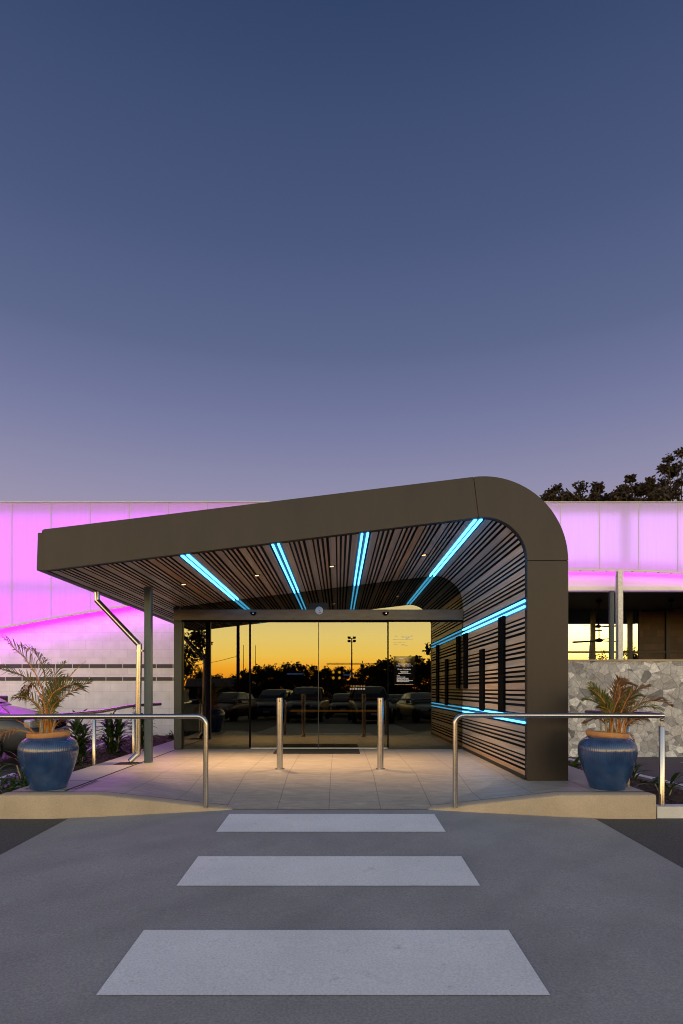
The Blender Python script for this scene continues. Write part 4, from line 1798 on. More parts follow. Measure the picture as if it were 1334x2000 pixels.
def strap_plant(label, x, y, z, n, L, wd, seed, stems=1, height=.0, group=None, m='strap'):
    rnd = random.Random(seed)
    root = thing('strap_leaf_plant', label, 'plant', (x, y, z), group)
    b = MB()
    for s_ in range(stems):
        sx, sy2 = rnd.uniform(-.09, .09) * (stems > 1), rnd.uniform(-.09, .09) * (stems > 1)
        hh = height * rnd.uniform(.6, 1.05)
        top_ = Vector((x + sx * 1.8, y + sy2 * 1.8, z + max(hh, .02)))
        base = Vector((x + sx, y + sy2, z - .03))
        bs = MB()
        bs.tube([base, (base + top_) / 2 + Vector((.01, 0, 0)), top_], .008, 6)
        bs.build('stem', M['palm_cane'], root)
        for i in range(n):
            a = rnd.uniform(0, 2 * PI)
            el = rnd.uniform(.25, 1.35)
            f = rnd.uniform(.05, 1.0)
            o = base.lerp(top_, f)
            l = L * rnd.uniform(.6, 1.1)
            h = Vector((math.cos(a), math.sin(a), 0))
            sd = Vector((-math.sin(a), math.cos(a), 0))
            seg = 6
            vs, fs = [], []
            p = o.copy()
            e = el
            for k in range(seg + 1):
                t = k / seg
                ww = wd * .5 * (math.sin(PI * min(1, t * .9 + .1)) ** .8 if k < seg else .02)
                fold = Vector((0, 0, ww * .35))
                vs += [p - sd * ww + fold, p, p + sd * ww + fold]
                d = h * math.cos(e) + Vector((0, 0, math.sin(e)))
                p = p + d * l / seg
                e -= rnd.uniform(.14, .30) * (.6 + t)
            for k in range(seg):
                q = k * 3
                fs += [(q, q + 1, q + 4, q + 3), (q + 1, q + 2, q + 5, q + 4)]
            b.add(vs, fs)
    b.build('foliage', M[m], root, smooth=True, recalc=False)
    return root


strap_plant('leafy dark green clump beside the pot, in front of the first path rail post', -3.78, 8.35, .08, 30, .40, .05, 11, stems=5, height=.55)
strap_plant('leafy dark green clump between the two path rail posts', -3.85, 9.75, .08, 30, .40, .05, 12, stems=5, height=.55)
strap_plant('leafy dark green clump behind the steel downpipe by the block wall', -3.75, 11.1, .08, 26, .38, .05, 13, stems=4, height=.5)
strap_plant('pale leaved young clump tucked behind the pot and green palm', -3.62, 6.75, .08, 11, .34, .045, 14, stems=3, height=.35, m='cover')
strap_plant('low clump in the mulch close to the block wall and glass door side', -3.55, 12.6, .08, 16, .22, .03, 15, stems=3, height=.15)
strap_plant('broad leaved plant beside the foot of the bronze canopy wall', 3.27, 8.0, .0, 9, .42, .06, 16, stems=2, height=.15)
strap_plant('small young lily in the narrow bed just behind the browned palm pot', 4.0, 7.75, -.05, 8, .26, .05, 17, stems=2, height=.16)
strap_plant('young lily with wide arching leaves in the narrow bed behind the asphalt rail post', 3.72, 6.55, .0, 8, .34, .06, 18, stems=2, height=.14)
strap_plant('low strap leaved plant deeper in the narrow bed near the stone wall', 3.6, 9.3, -.08, 12, .25, .035, 19, stems=2, height=.1)


def cover(x0, x1, y0, y1, z, n, seed, nfl):
    rnd = random.Random(seed)
    b = MB()
    for k in range(n):
        x, y = rnd.uniform(x0, x1), rnd.uniform(y0, y1)
        if x < XB0(y) + .02 and rnd.random() < .7:
            x = XB0(y) + rnd.uniform(0, .3)
        zz = z + rnd.uniform(0, .13) * (.6 + .4 * mnoise.noise(Vector((x * 4, y * 4, 0))))
        a, e = rnd.uniform(0, 2 * PI), rnd.uniform(-.2, 1.0)
        d = Vector((math.cos(a) * math.cos(e), math.sin(a) * math.cos(e), math.sin(e))) * rnd.uniform(.02, .045)
        s_ = d.cross(Vector((rnd.uniform(-1, 1), rnd.uniform(-1, 1), 1))).normalized() * .013
        c_ = Vector((x, y, zz))
        b.mi = 0 if k > nfl else 1
        if b.mi:
            c_.z += .04
        b.add([c_, c_ + d * .5 + s_, c_ + d, c_ + d * .5 - s_], [(0, 1, 2, 3)])
    return b


tag(cover(-3.95, -3.30, 5.68, 7.3, .09, 2600, 2, 170).build('ground_cover', [M['cover'], M['petal']], recalc=False),
    'low green ground cover with purple flowers at the kerb corner by the pot', 'ground cover', kind='stuff')

# ------------------------------------------------------------------ club building
YPn, YW = 13.3, 13.7
kp = YPn / F
bld = thing('club_building', 'long club building with magenta backlit translucent cladding over a white block wall', 'building', (0, YW, 0))


def pbot(x):
    px = 662 + x / kp
    if px <= 1150:
        py = 1113 + 8.6e-5 * (px - 1150) ** 2
    else:
        py = 1113 + 1.2e-4 * (px - 1150) ** 2 + .008 * (px - 1150)
    return CAMH + (1345 - py) * kp


ZT = CAMH + (1345 - 980) * kp
joints = [(23.3 + 76.5 * k - 662) * kp for k in range(-3, 21)]
for xa, xb in zip(joints, joints[1:]):
    xs = lin(xa + .006, xb - .006, 3)
    bb = MB()
    bb.prism_y([(x, pbot(x) + .02) for x in xs] + [(xs[-1], ZT - .02), (xs[0], ZT - .02)], YPn, YPn + .016)
    bb.build('translucent_panel', M['poly'], bld)
for x in joints:
    bb = MB()
    bb.box(x - .007, YPn - .005, pbot(x) + .021, x + .007, YPn + .017, ZT - .021)
    bb.build('joint_bar', M['trim'], bld)
bb = MB()
bb.box(joints[0], YPn - .02, ZT - .019, joints[-1], YPn + .4, ZT)
bb.build('roof_capping', M['trim'], bld)
xs = lin(joints[0], joints[-1], 60)
bb = MB()
for xa, xb in zip(xs, xs[1:]):
    bb.add([(xa, YPn - .018, pbot(xa) - .022), (xb, YPn - .018, pbot(xb) - .022), (xb, YPn - .018, pbot(xb) + .019), (xa, YPn - .018, pbot(xa) + .019),
            (xa, YPn + .022, pbot(xa) - .022), (xb, YPn + .022, pbot(xb) - .022), (xb, YPn + .022, pbot(xb) + .019), (xa, YPn + .022, pbot(xa) + .019)],
           [(0, 1, 2, 3), (4, 7, 6, 5), (0, 4, 5, 1), (3, 2, 6, 7)])
bb.build('bottom_trim', M['trim'], bld, recalc=False)
# small clips along the bottom trim
bb = MB()
for i in range(60):
    x = joints[0] + .2 + i * .3
    if x > joints[-1]:
        break
    bb.box(x - .02, YPn - .026, pbot(x) - .034, x + .02, YPn + .0, pbot(x) - .0235)
bb.build('trim_clip', M['frame'], bld)
# girts that carry the panels
bb = MB()
for z in (CAMH + (1345 - 1147) * kp,):
    bb.box(joints[0], YPn + .185, z - .045, joints[-1], YPn + .23, z + .045)
bb.build('girt', M['whitewall'], bld)
# LED light boxes behind the cladding: separate lit fields between the girts
XS = .9


def litfield(x0, x1, z1, z0f, m, n=24):
    bb = MB()
    xs_ = lin(x0, x1, n)
    ye = YPn + .11
    for xa, xb in zip(xs_, xs_[1:]):
        bb.quad((xa, ye, z0f(xa)), (xb, ye, z0f(xb)), (xb, ye, z1), (xa, ye, z1))
    bb.build('led_sheet', m, bld, recalc=False)


zu = CAMH + (1345 - 1002) * kp
zm1 = CAMH + (1345 - 1138) * kp
zm0 = CAMH + (1345 - 1155) * kp
XM = (700 - 662) * kp
litfield(joints[0], XM, zu, lambda x: zm1, M['mag_left'])
litfield(joints[0], XM, zm0, lambda x: min(zm0 - .01, pbot(x) + .22), M['mag_low'])
xg = (1221 - 662) * kp
litfield(XM + .1, xg - .10, zu, lambda x: pbot(x) + .20, M['mag_right'])
litfield(xg + .12, joints[-1], zu, lambda x: pbot(x) + .20, M['mag_right'])
# wash strip just inside the bottom edge, shining down the wall
bb = MB()
for xa, xb in zip(xs, xs[1:]):
    za, zb2 = pbot(xa) + .05, pbot(xb) + .05
    bb.mi = int(xa > 2.2)
    bb.quad((xa, YPn + .20, za - .02), (xa, YPn + .215, za + .02), (xb, YPn + .215, zb2 + .02), (xb, YPn + .20, zb2 - .02))
bb.build('wash_strip', [M['mag_wash'], M['mag_wash_soft']], bld, recalc=False)
# block wall (left) with two dark courses
bb = MB()
bb.box(-13, YW, -.4, 2.3, YW + .25, ZT - .05)
wall = bb.build('block_wall', M['block'], bld)
for py, h in ((1301, .046), (1326, .044)):
    z = CAMH + (1345 - py) * YW / F
    bb = MB()
    st = 32.75 * YW / F
    x0 = (10.5 - 662) * YW / F
    for k in range(-14, 22):
        xa = x0 + k * st
        if xa > 1.8:
            break
        bb.box(xa + .009, YW - .006, z - h, xa + st - .009, YW + .01, z + h)
    bb.build('dark_course', M['tile_dark'], bld)
# right side: white fascia band, porch
ZPo = 3.49
bb = MB()
bb.box(2.3, YW - .06, ZPo, 13, YW + .06, ZT - .06)
bb.build('white_fascia', M['fascia_white'], bld)
bb = MB()
bb.box(2.3, YW + .061, ZPo + .02, 13, 17.2, ZPo + .10)
bb.build('porch_ceiling', M['porchceil'], bld)
bb = MB()
bb.box(2.3, YW + .061, .10, 13, 17.2, .16)
bb.build('porch_floor', M['darkint'], bld)
bb = MB()
bb.box(2.31, YW + .26, .17, 2.45, 17.0, ZPo + .019)
bb.build('porch_end_wall', M['darkint'], bld)
YWi = 17.0
xbk = (1248 - 662) / F * YWi
bb = MB()
bb.box(xbk, YWi + .02, .16, 13, YWi + .2, ZPo + .019)
bb.build('brick_wall', M['brick'], bld)
fr_ = MB()
wnd = [2.46] + [(p - 662) / F * YWi for p in (1158.5, 1231)] + [xbk - .02]
zrail = CAMH + (1345 - 1273.5) / F * YWi
for x in wnd[1:3] + [(1303 - 662) / F * YWi]:
    fr_.box(x - .05, YWi - .05, .17, x + .05, YWi + .015, ZPo + .018)
fr_.box(wnd[0], YWi - .03, zrail - .025, 13, YWi + .014, zrail + .025)
win = fr_.build('porch_window', M['bronze_dark'], bld)
for xa, xb in zip(wnd, wnd[1:]):
    bb = MB()
    bb.box(xa + .01, YWi + .016, .17, xb - .01, YWi + .026, ZPo + .015)
    bb.build('window_pane', M['winglass'], win)
bb = MB()
bb.box(2.46, YWi + .5, .16, xbk, YWi + .6, ZPo)
bb.build('inner_wall', M['darkint'], bld)
# roof and far walls
bb = MB()
bb.box(-13, YPn + .42, ZT - .04, 13, 27, ZT - .01)
bb.build('roof', M['roofsheet'], bld)
bb = MB()
bb.box(-13, 26.8, -.5, 13, 27, ZT - .05)
bb.box(13.01, YPn, -.5, 13.2, 27, ZT - .05)
bb.box(-13.2, YPn, -.5, -13.01, 27, ZT - .05)
bb.build('outer_wall', M['whitewall'], bld)

# stone clad wall with capping, columns on it
sw = thing('stone_wall', 'grey random stone clad wall below the open porch', 'wall', (7, 13.2, -.3))
ZSW = CAMH + (1345 - 1291) / F * 13.15
bb = MB()
bb.box(2.4, 13.15, -.5, 12.9, 13.45, ZSW)
bb.build('stone_face', M['stone'], sw)
bb = MB()
bb.box(2.4, 13.12, ZSW + .001, 12.9, 13.50, ZSW + .035)
bb.build('capping', M['kerbc'], sw)
for px, y, w_, dpt, m_, zt_, lab in ((1209.5, 13.28, .055, .07, 'galv', None, 'pale galvanised column standing on the stone wall capping'),
                                     (1194, 13.60, .05, .04, 'postgrey', ZPo, 'dark grey column just behind the pale galvanised one')):
    x = (px - 662) / F * y
    col = thing('porch_column', lab, 'column', (x, y, ZSW + .03))
    ztop = zt_ if zt_ else pbot(x) - .023
    zb_ = ZSW + .036
    bb = MB()
    if m_ == 'galv':      # H section
        bb.box(x - w_, y - dpt, zb_, x + w_, y - dpt + .012, ztop)
        bb.box(x - w_, y + dpt - .012, zb_, x + w_, y + dpt, ztop)
        bb.box(x - .006, y - dpt + .0125, zb_, x + .006, y + dpt - .0125, ztop)
    else:
        bb.box(x - w_, y - dpt, .17, x + w_, y + dpt - .005, ztop)
    bb.build('shaft', M[m_], col)
    bb = MB()
    if m_ == 'galv':
        bb.box(x - w_ - .012, y - dpt - .012, zb_ - .0005, x + w_ + .012, y + dpt + .012, zb_ + .012)
        bb.build('foot_plate', M[m_], col)


def fan(label, x, y, zc, rod, rot):
    root = thing('ceiling_fan', label, 'ceiling fan', (x, y, zc))
    b = MB()
    b.lathe([(.0001, 0), (.05, 0), (.075, -.05), (.02, -.07)], (x, y, zc), 16)
    b.tube([(x, y, zc - .05), (x, y, zc - rod)], .014, 8)
    b.build('rod', M['black'], root, smooth=True)
    b = MB()
    b.lathe([(.0001, .06), (.03, .05), (.09, .02), (.10, -.02), (.06, -.05), (.0001, -.055)], (x, y, zc - rod), 20)
    b.build('motor', M['black'], root, smooth=True)
    for k in range(3):
        a = rot + k * 2 * PI / 3
        d = Vector((math.cos(a), math.sin(a), 0))
        s_ = Vector((-math.sin(a), math.cos(a), .22)).normalized()
        c_ = Vector((x, y, zc - rod - .02))
        b = MB()
        pts = [(.09, .02), (.20, .06), (.62, .07), (.68, .05), (.68, -.05), (.62, -.065), (.2, -.05), (.09, -.02)]
        n_ = s_.cross(d) * .006
        up_ = [c_ + d * u + s_ * v + n_ for u, v in pts]
        dn_ = [c_ + d * u + s_ * v - n_ for u, v in pts]
        m_ = len(pts)
        b.add(up_ + dn_, [tuple(range(m_)), tuple(reversed(range(m_, 2 * m_)))] + [(i, i + m_, (i + 1) % m_ + m_, (i + 1) % m_) for i in range(m_)])
        b.build('blade', M['black'], root)


fan('black ceiling fan hanging low on a long rod in the porch', (1170 - 662) / F * 15.0, 15.0, ZPo + .02, 1.05, .35)
fan('black ceiling fan mounted close under the porch ceiling', (1312 - 662) / F * 14.9, 14.9, ZPo + .02, .24, .5)


# ------------------------------------------------------------------ trees
def tree(label, x, y, z, h, rad, seed, leafm='gum', nleaf=2600, leaf=.16, group=None, trunk=.35, squash=.8, base=.35, name='tree', nclump=26, cs=1.0):
    rnd = random.Random(seed)
    root = thing(name, label, 'tree', (x, y, z), group)
    b = MB()
    top_ = Vector((x + rnd.uniform(-.3, .3), y, z + h * .8))
    b0 = Vector((x, y, z - .2))
    tr_path = smooth_path([b0, b0.lerp(top_, .3) + Vector((rnd.uniform(-.2, .2), rnd.uniform(-.2, .2), 0)), b0.lerp(top_, .65) + Vector((rnd.uniform(-.3, .3), 0, 0)), top_], 4)
    n_ = len(tr_path)
    b.tube(tr_path, [trunk * .5 * (1 - .8 * i / (n_ - 1)) for i in range(n_)], 8)
    clumps = []
    cz = z + h * (base + 1) / 2
    hz = h * (1 - base) / 2
    for k in range(nclump):
        while True:
            v = Vector((rnd.uniform(-1, 1), rnd.uniform(-1, 1), rnd.uniform(-1, 1)))
            if .35 < v.length < 1:
                break
        taper = 1 - .25 * max(0, v.z)
        c_ = Vector((x + v.x * rad * taper, y + v.y * rad * taper, cz + v.z * hz))
        clumps.append((c_, rad * rnd.uniform(.16, .34) * cs))
        st = tr_path[min(n_ - 1, int(n_ * rnd.uniform(.35, .9)))]
        mid = st.lerp(c_, .5) + Vector((0, 0, rnd.uniform(0, .12) * h))
        b.tube(smooth_path([st, mid, c_], 3), [trunk * .14, trunk * .12, trunk * .10, trunk * .08, trunk * .06, trunk * .04, trunk * .02], 5)
    b.build('trunk', M['bark'], root, smooth=True)
    b = MB()
    per = nleaf // nclump
    for c_, r in clumps:
        for i in range(per):
            d = Vector((rnd.gauss(0, 1), rnd.gauss(0, 1), rnd.gauss(0, .75))).normalized() * r * rnd.random() ** .45
            p = c_ + d
            a, e = rnd.uniform(0, 2 * PI), rnd.uniform(-1.2, .7)
            t = Vector((math.cos(a) * math.cos(e), math.sin(a) * math.cos(e), math.sin(e))) * leaf * rnd.uniform(.6, 1.2)
            s_ = t.cross(Vector((rnd.uniform(-1, 1), rnd.uniform(-1, 1), rnd.uniform(-1, 1)))).normalized() * leaf * .26
            b.add([p, p + t * .5 + s_, p + t, p + t * .5 - s_], [(0, 1, 2, 3)])
    b.build('crown', M[leafm], root, recalc=False)
    return root


g1 = 'gum trees behind the building'
mzr = lambda py, y: CAMH + (1345 - py) / F * y
YT = 31.0
kt = YT / F
for px, topy, rad, sd, lab in ((1092, 946, 1.15, 21, 'low dark gum crown just past the curved canopy corner'),
                               (1138, 940, 1.2, 22, 'second low gum crown from the canopy corner, above the pink panels'),
                               (1188, 940, 1.3, 23, 'flat dark gum crown between two rounder ones above the roof edge'),
                               (1226, 932, 1.3, 24, 'rounded gum crown beside the open gap of bare twigs'),
                               (1268, 936, 1.1, 25, 'thin gum crown just before the tallest tree, with bare twigs'),
                               (1326, 872, 2.0, 26, 'tallest dark gum tree rising well above the roof edge')):
    yt = YT + (sd % 3) * 1.2
    ztop = mzr(topy, yt)
    tree(lab, (px - 662) / F * yt, yt, 0, ztop - .1, rad * (1.55 if sd < 26 else .85), sd, 'gum', 9000 if sd < 26 else 9000, .23, g1, .4, base=.66 if sd < 26 else .5, nclump=60, cs=.62)

# ------------------------------------------------------------------ behind the camera (seen mirrored in the glass)
D0 = 2 * YG


def mir(px, D, Yg=YG):
    return (px - 662) / F * D, 2 * Yg - D


def mz(py, D):
    return CAMH + (1345 - py) / F * D


g2 = 'trees across the car park'
rows = [(505, 62, 1300, 2.4, 'rounded dark tree'), (540, 66, 1297, 2.6, 'broad dark tree'), (575, 64, 1296, 2.5, 'dense dark tree'), (606, 68, 1298, 2.2, 'leafy dark tree'),
        (472, 80, 1312, 2.2, 'small dark tree'), (640, 75, 1305, 2.0, 'thin dark tree'), (668, 85, 1303, 2.6, 'sparse dark tree'), (712, 90, 1304, 2.6, 'low dark tree'),
        (742, 58, 1292, 2.0, 'bushy dark tree'), (770, 54, 1286, 2.2, 'tall bushy dark tree'), (800, 60, 1290, 2.0, 'ragged dark tree'), (838, 46, 1266, 2.2, 'tallest dark tree'), (880, 50, 1280, 2.4, 'spreading dark tree'),
        (430, 85, 1318, 2.4, 'far low dark tree'), (395, 90, 1315, 2.6, 'far round dark tree')]
where = ['by the first door joint', 'above the white wagon', 'over the ute', 'touching the meeting stiles of the doors', 'beside the power pole', 'past the meeting stiles',
         'beside the floodlight mast', 'under the crane jib', 'at the fixed pane joint', 'behind the hours poster', 'just past the hours poster', 'at the edge of the slat wall', 'by the slat wall',
         'under the overhead wire', 'behind the near gum tree']
for i, ((px, D, ty, rad, nm), wh) in enumerate(zip(rows, where)):
    x, y = mir(px, D)
    g0 = -.62
    tree(f'{nm} mirrored in the glass {wh}', x, y, g0, mz(ty, D) - g0, rad, 40 + i, 'gum2', 4200, .34, g2, .3, base=.03, nclump=40)
x, y = mir(366, 36)
tree('near gum tree with hanging leaves mirrored at the jamb side of the glass', x - .6, y, -.62, 6.4, 2.0, 77, 'gum', 3000, .22, None, .35, base=.35, nclump=24)
for i, (px, D, ty) in enumerate(((1178, 62, 1278), (1215, 64, 1274), (1240, 60, 1270), (1300, 66, 1262))):
    x, y = mir(px, D, YWi)
    tree(['low tree mirrored in the porch window beside the fan', 'tree mirrored in the porch window near the pale column', 'tree mirrored in the porch window next to the brick', 'tree across the road beyond the porch windows'][i],
         x, y, -.62, mz(ty, D) + .62, 2.6, 90 + i, 'gum2', 2200, .26, g2, .3, base=.15)

# power pole with cross arm and cable
x, y = mir(465, 52)
pp_ = thing('power_pole', 'tall timber power pole mirrored in the fixed pane of the entrance', 'pole', (x, y, -.62))
b = MB()
b.tube([(x, y, -.7), (x, y, 11)], [.17, .12], 12)
b.build('shaft', M['wood_pole'], pp_, smooth=True)
b = MB()
b.box(x - 1.1, y - .06, 10.2, x + 1.1, y + .06, 10.35)
b.build('cross_arm', M['wood_pole'], pp_)
za = mz(1281, 52)
b = MB()
cab = [(x + (xx), y - .1, za - .9 * math.sin(PI * t_) * .5 - t_ * .75) for xx, t_ in ((0, 0), (-2, .25), (-4, .5), (-6, .75), (-14, 1.0))]
b.tube(smooth_path(cab, 5), .02, 5)
b.build('cable', M['wire'], pp_)
for px, D, ty, lab in ((475.5, 125, 1260, 'thin bare mast mirrored beside the power pole'), (499, 128, 1260, 'thin bare mast mirrored just past the door joint')):
    x, y = mir(px, D)
    b = MB()
    b.tube([(x, y, -.7), (x, y, mz(ty, D))], [.09, .05], 8)
    b.lathe([(.14, 0), (.14, .3), (.10, .34)], (x, y, -.63), 10)
    tag(b.build('flag_mast', M['frame'], smooth=True), lab, 'mast')
x, y = mir(687, 120)
fl = thing('floodlight_mast', 'tall floodlight mast mirrored in the sliding door glass', 'floodlight', (x, y, -.62))
zt2 = mz(1246, 120)
b = MB()
b.tube([(x, y, -.7), (x, y, zt2)], [.2, .11], 12)
b.build('shaft', M['frame'], fl, smooth=True)
b = MB()
for zz in (zt2 - .15, zt2 - .85):
    b.box(x - .75, y - .05, zz - .05, x + .75, y + .05, zz + .05)
b.build('cross_arm', M['frame'], fl)
for zz in (zt2 - .05, zt2 - .75):
    for dx in (-.7, -.38, .38, .7):
        b = MB()
        b.obox((x + dx, y + .1, zz + .14), [Vector((1, 0, 0)), Vector((0, .8, -.6)), Vector((0, .6, .8))], (.16, .12, .18))
        b.build('lamp_head', M['frame'], fl)
x, y = mir(708, 250)
cr = thing('tower_crane', 'distant tower crane with a long jib mirrored between the doors and the poster', 'crane', (x, y, -.62))
zj = mz(1297.5, 250)


def lattice(b, p, q, wd, n):
    p, q = Vector(p), Vector(q)
    d = (q - p).normalized()
    up = Vector((0, 0, 1)) if abs(d.z) < .9 else Vector((1, 0, 0))
    s1 = up * wd
    for o_ in (Vector((0, 0, 0)), s1):
        b.tube([p + o_, q + o_], .10, 5)
    for i in range(n):
        a_, c_ = p.lerp(q, i / n), p.lerp(q, (i + 1) / n)
        b.tube([a_, c_ + s1], .05, 4)
        b.tube([a_, a_ + s1], .05, 4)


b = MB(); lattice(b, (x - .6, y, -.7), (x - .6, y, zj), 1.2, 9); b.build('mast', M['frame'], cr)
b = MB(); lattice(b, (x - 15.5, y, zj), (x + 6, y, zj), .5, 26); b.build('jib', M['frame'], cr)
b = MB(); b.box(x - .9, y - .6, zj - 1.3, x + .6, y + .6, zj - .06); b.tube([(x, y, zj + .5), (x, y, zj + 1.5)], .2, 6); b.build('cab', M['frame'], cr)
# street lamp seen in the porch glass
D = 46
x, y = mir(1150, D, YWi)
sl = thing('street_lamp', 'curved arm street lamp mirrored in the porch window', 'street lamp', (x, y, -.62))
zt3 = mz(1232, D)
b = MB()
b.tube(smooth_path([(x, y, -.7), (x + .05, y, zt3 * .5), (x + .15, y, zt3 * .85), (x + .5, y, zt3)], 6), .06, 8)
b.build('pole', M['galv'], sl, smooth=True)
b = MB()
b.obox((x + .75, y, zt3 + .02), [Vector((1, 0, 0)), Vector((0, 1, 0)), Vector((0, 0, 1))], (.32, .1, .05))
b.build('lamp_head', M['galv'], sl, bevel=.02)
# low shed across the park
x, y = mir(466, 70)
sh = thing('long_shed', 'low long shed with a pale roof mirrored beside the power pole', 'building', (x, y, -.62))
b = MB(); b.box(x - 6, y - 4, -.7, x + 2.2, y, 1.45); b.build('wall', M['darkint'], sh)
b = MB(); b.prism_y([(x - 6.4, 1.46), (x + 2.6, 1.46), (x + 2.4, 1.7), (x - .5, 2.5), (x - 6.2, 2.4)], y - 4.2, y + .3); b.build('roof', M['roofsheet'], sh)
for i in range(3):
    b = MB(); b.box(x - 5 + i * 2.4, y + .001, -.1, x - 3.6 + i * 2.4, y + .04, 1.0); b.build('window', M['carglass'], sh)
x, y = mir(862, 52)
sh = thing('carport', 'pale roofed open carport mirrored beyond the hours poster', 'carport', (x, y, -.62))
b = MB(); b.prism_y([(x - 3, 2.25), (x + 4, 2.25), (x + 3.8, 2.75), (x - 2.8, 2.75)], y - 3, y + 3); b.build('roof', M['roofsheet'], sh)
for dx in (-2.8, 3.8):
    for dy in (-2.8, 2.8):
        b = MB(); b.box(x + dx - .06, y + dy - .06, -.7, x + dx + .06, y + dy + .06, 2.249); b.build('post', M['frame'], sh)


# ------------------------------------------------------------------ cars
def car_paint(name, col, metal=.3):
    return mat(name, col, .38, metal=metal, coat=.25)


def loft(b, rings, closed=True, caps=True):
    n = len(rings[0])
    vs = [p for r in rings for p in r]
    fs = []
    for i in range(len(rings) - 1):
        for k in range(n if closed else n - 1):
            k2 = (k + 1) % n
            fs.append((i * n + k, i * n + k2, (i + 1) * n + k2, (i + 1) * n + k))
    if caps:
        fs.append(tuple(reversed(range(n))))
        fs.append(tuple((len(rings) - 1) * n + k for k in range(n)))
    b.add(vs, fs)


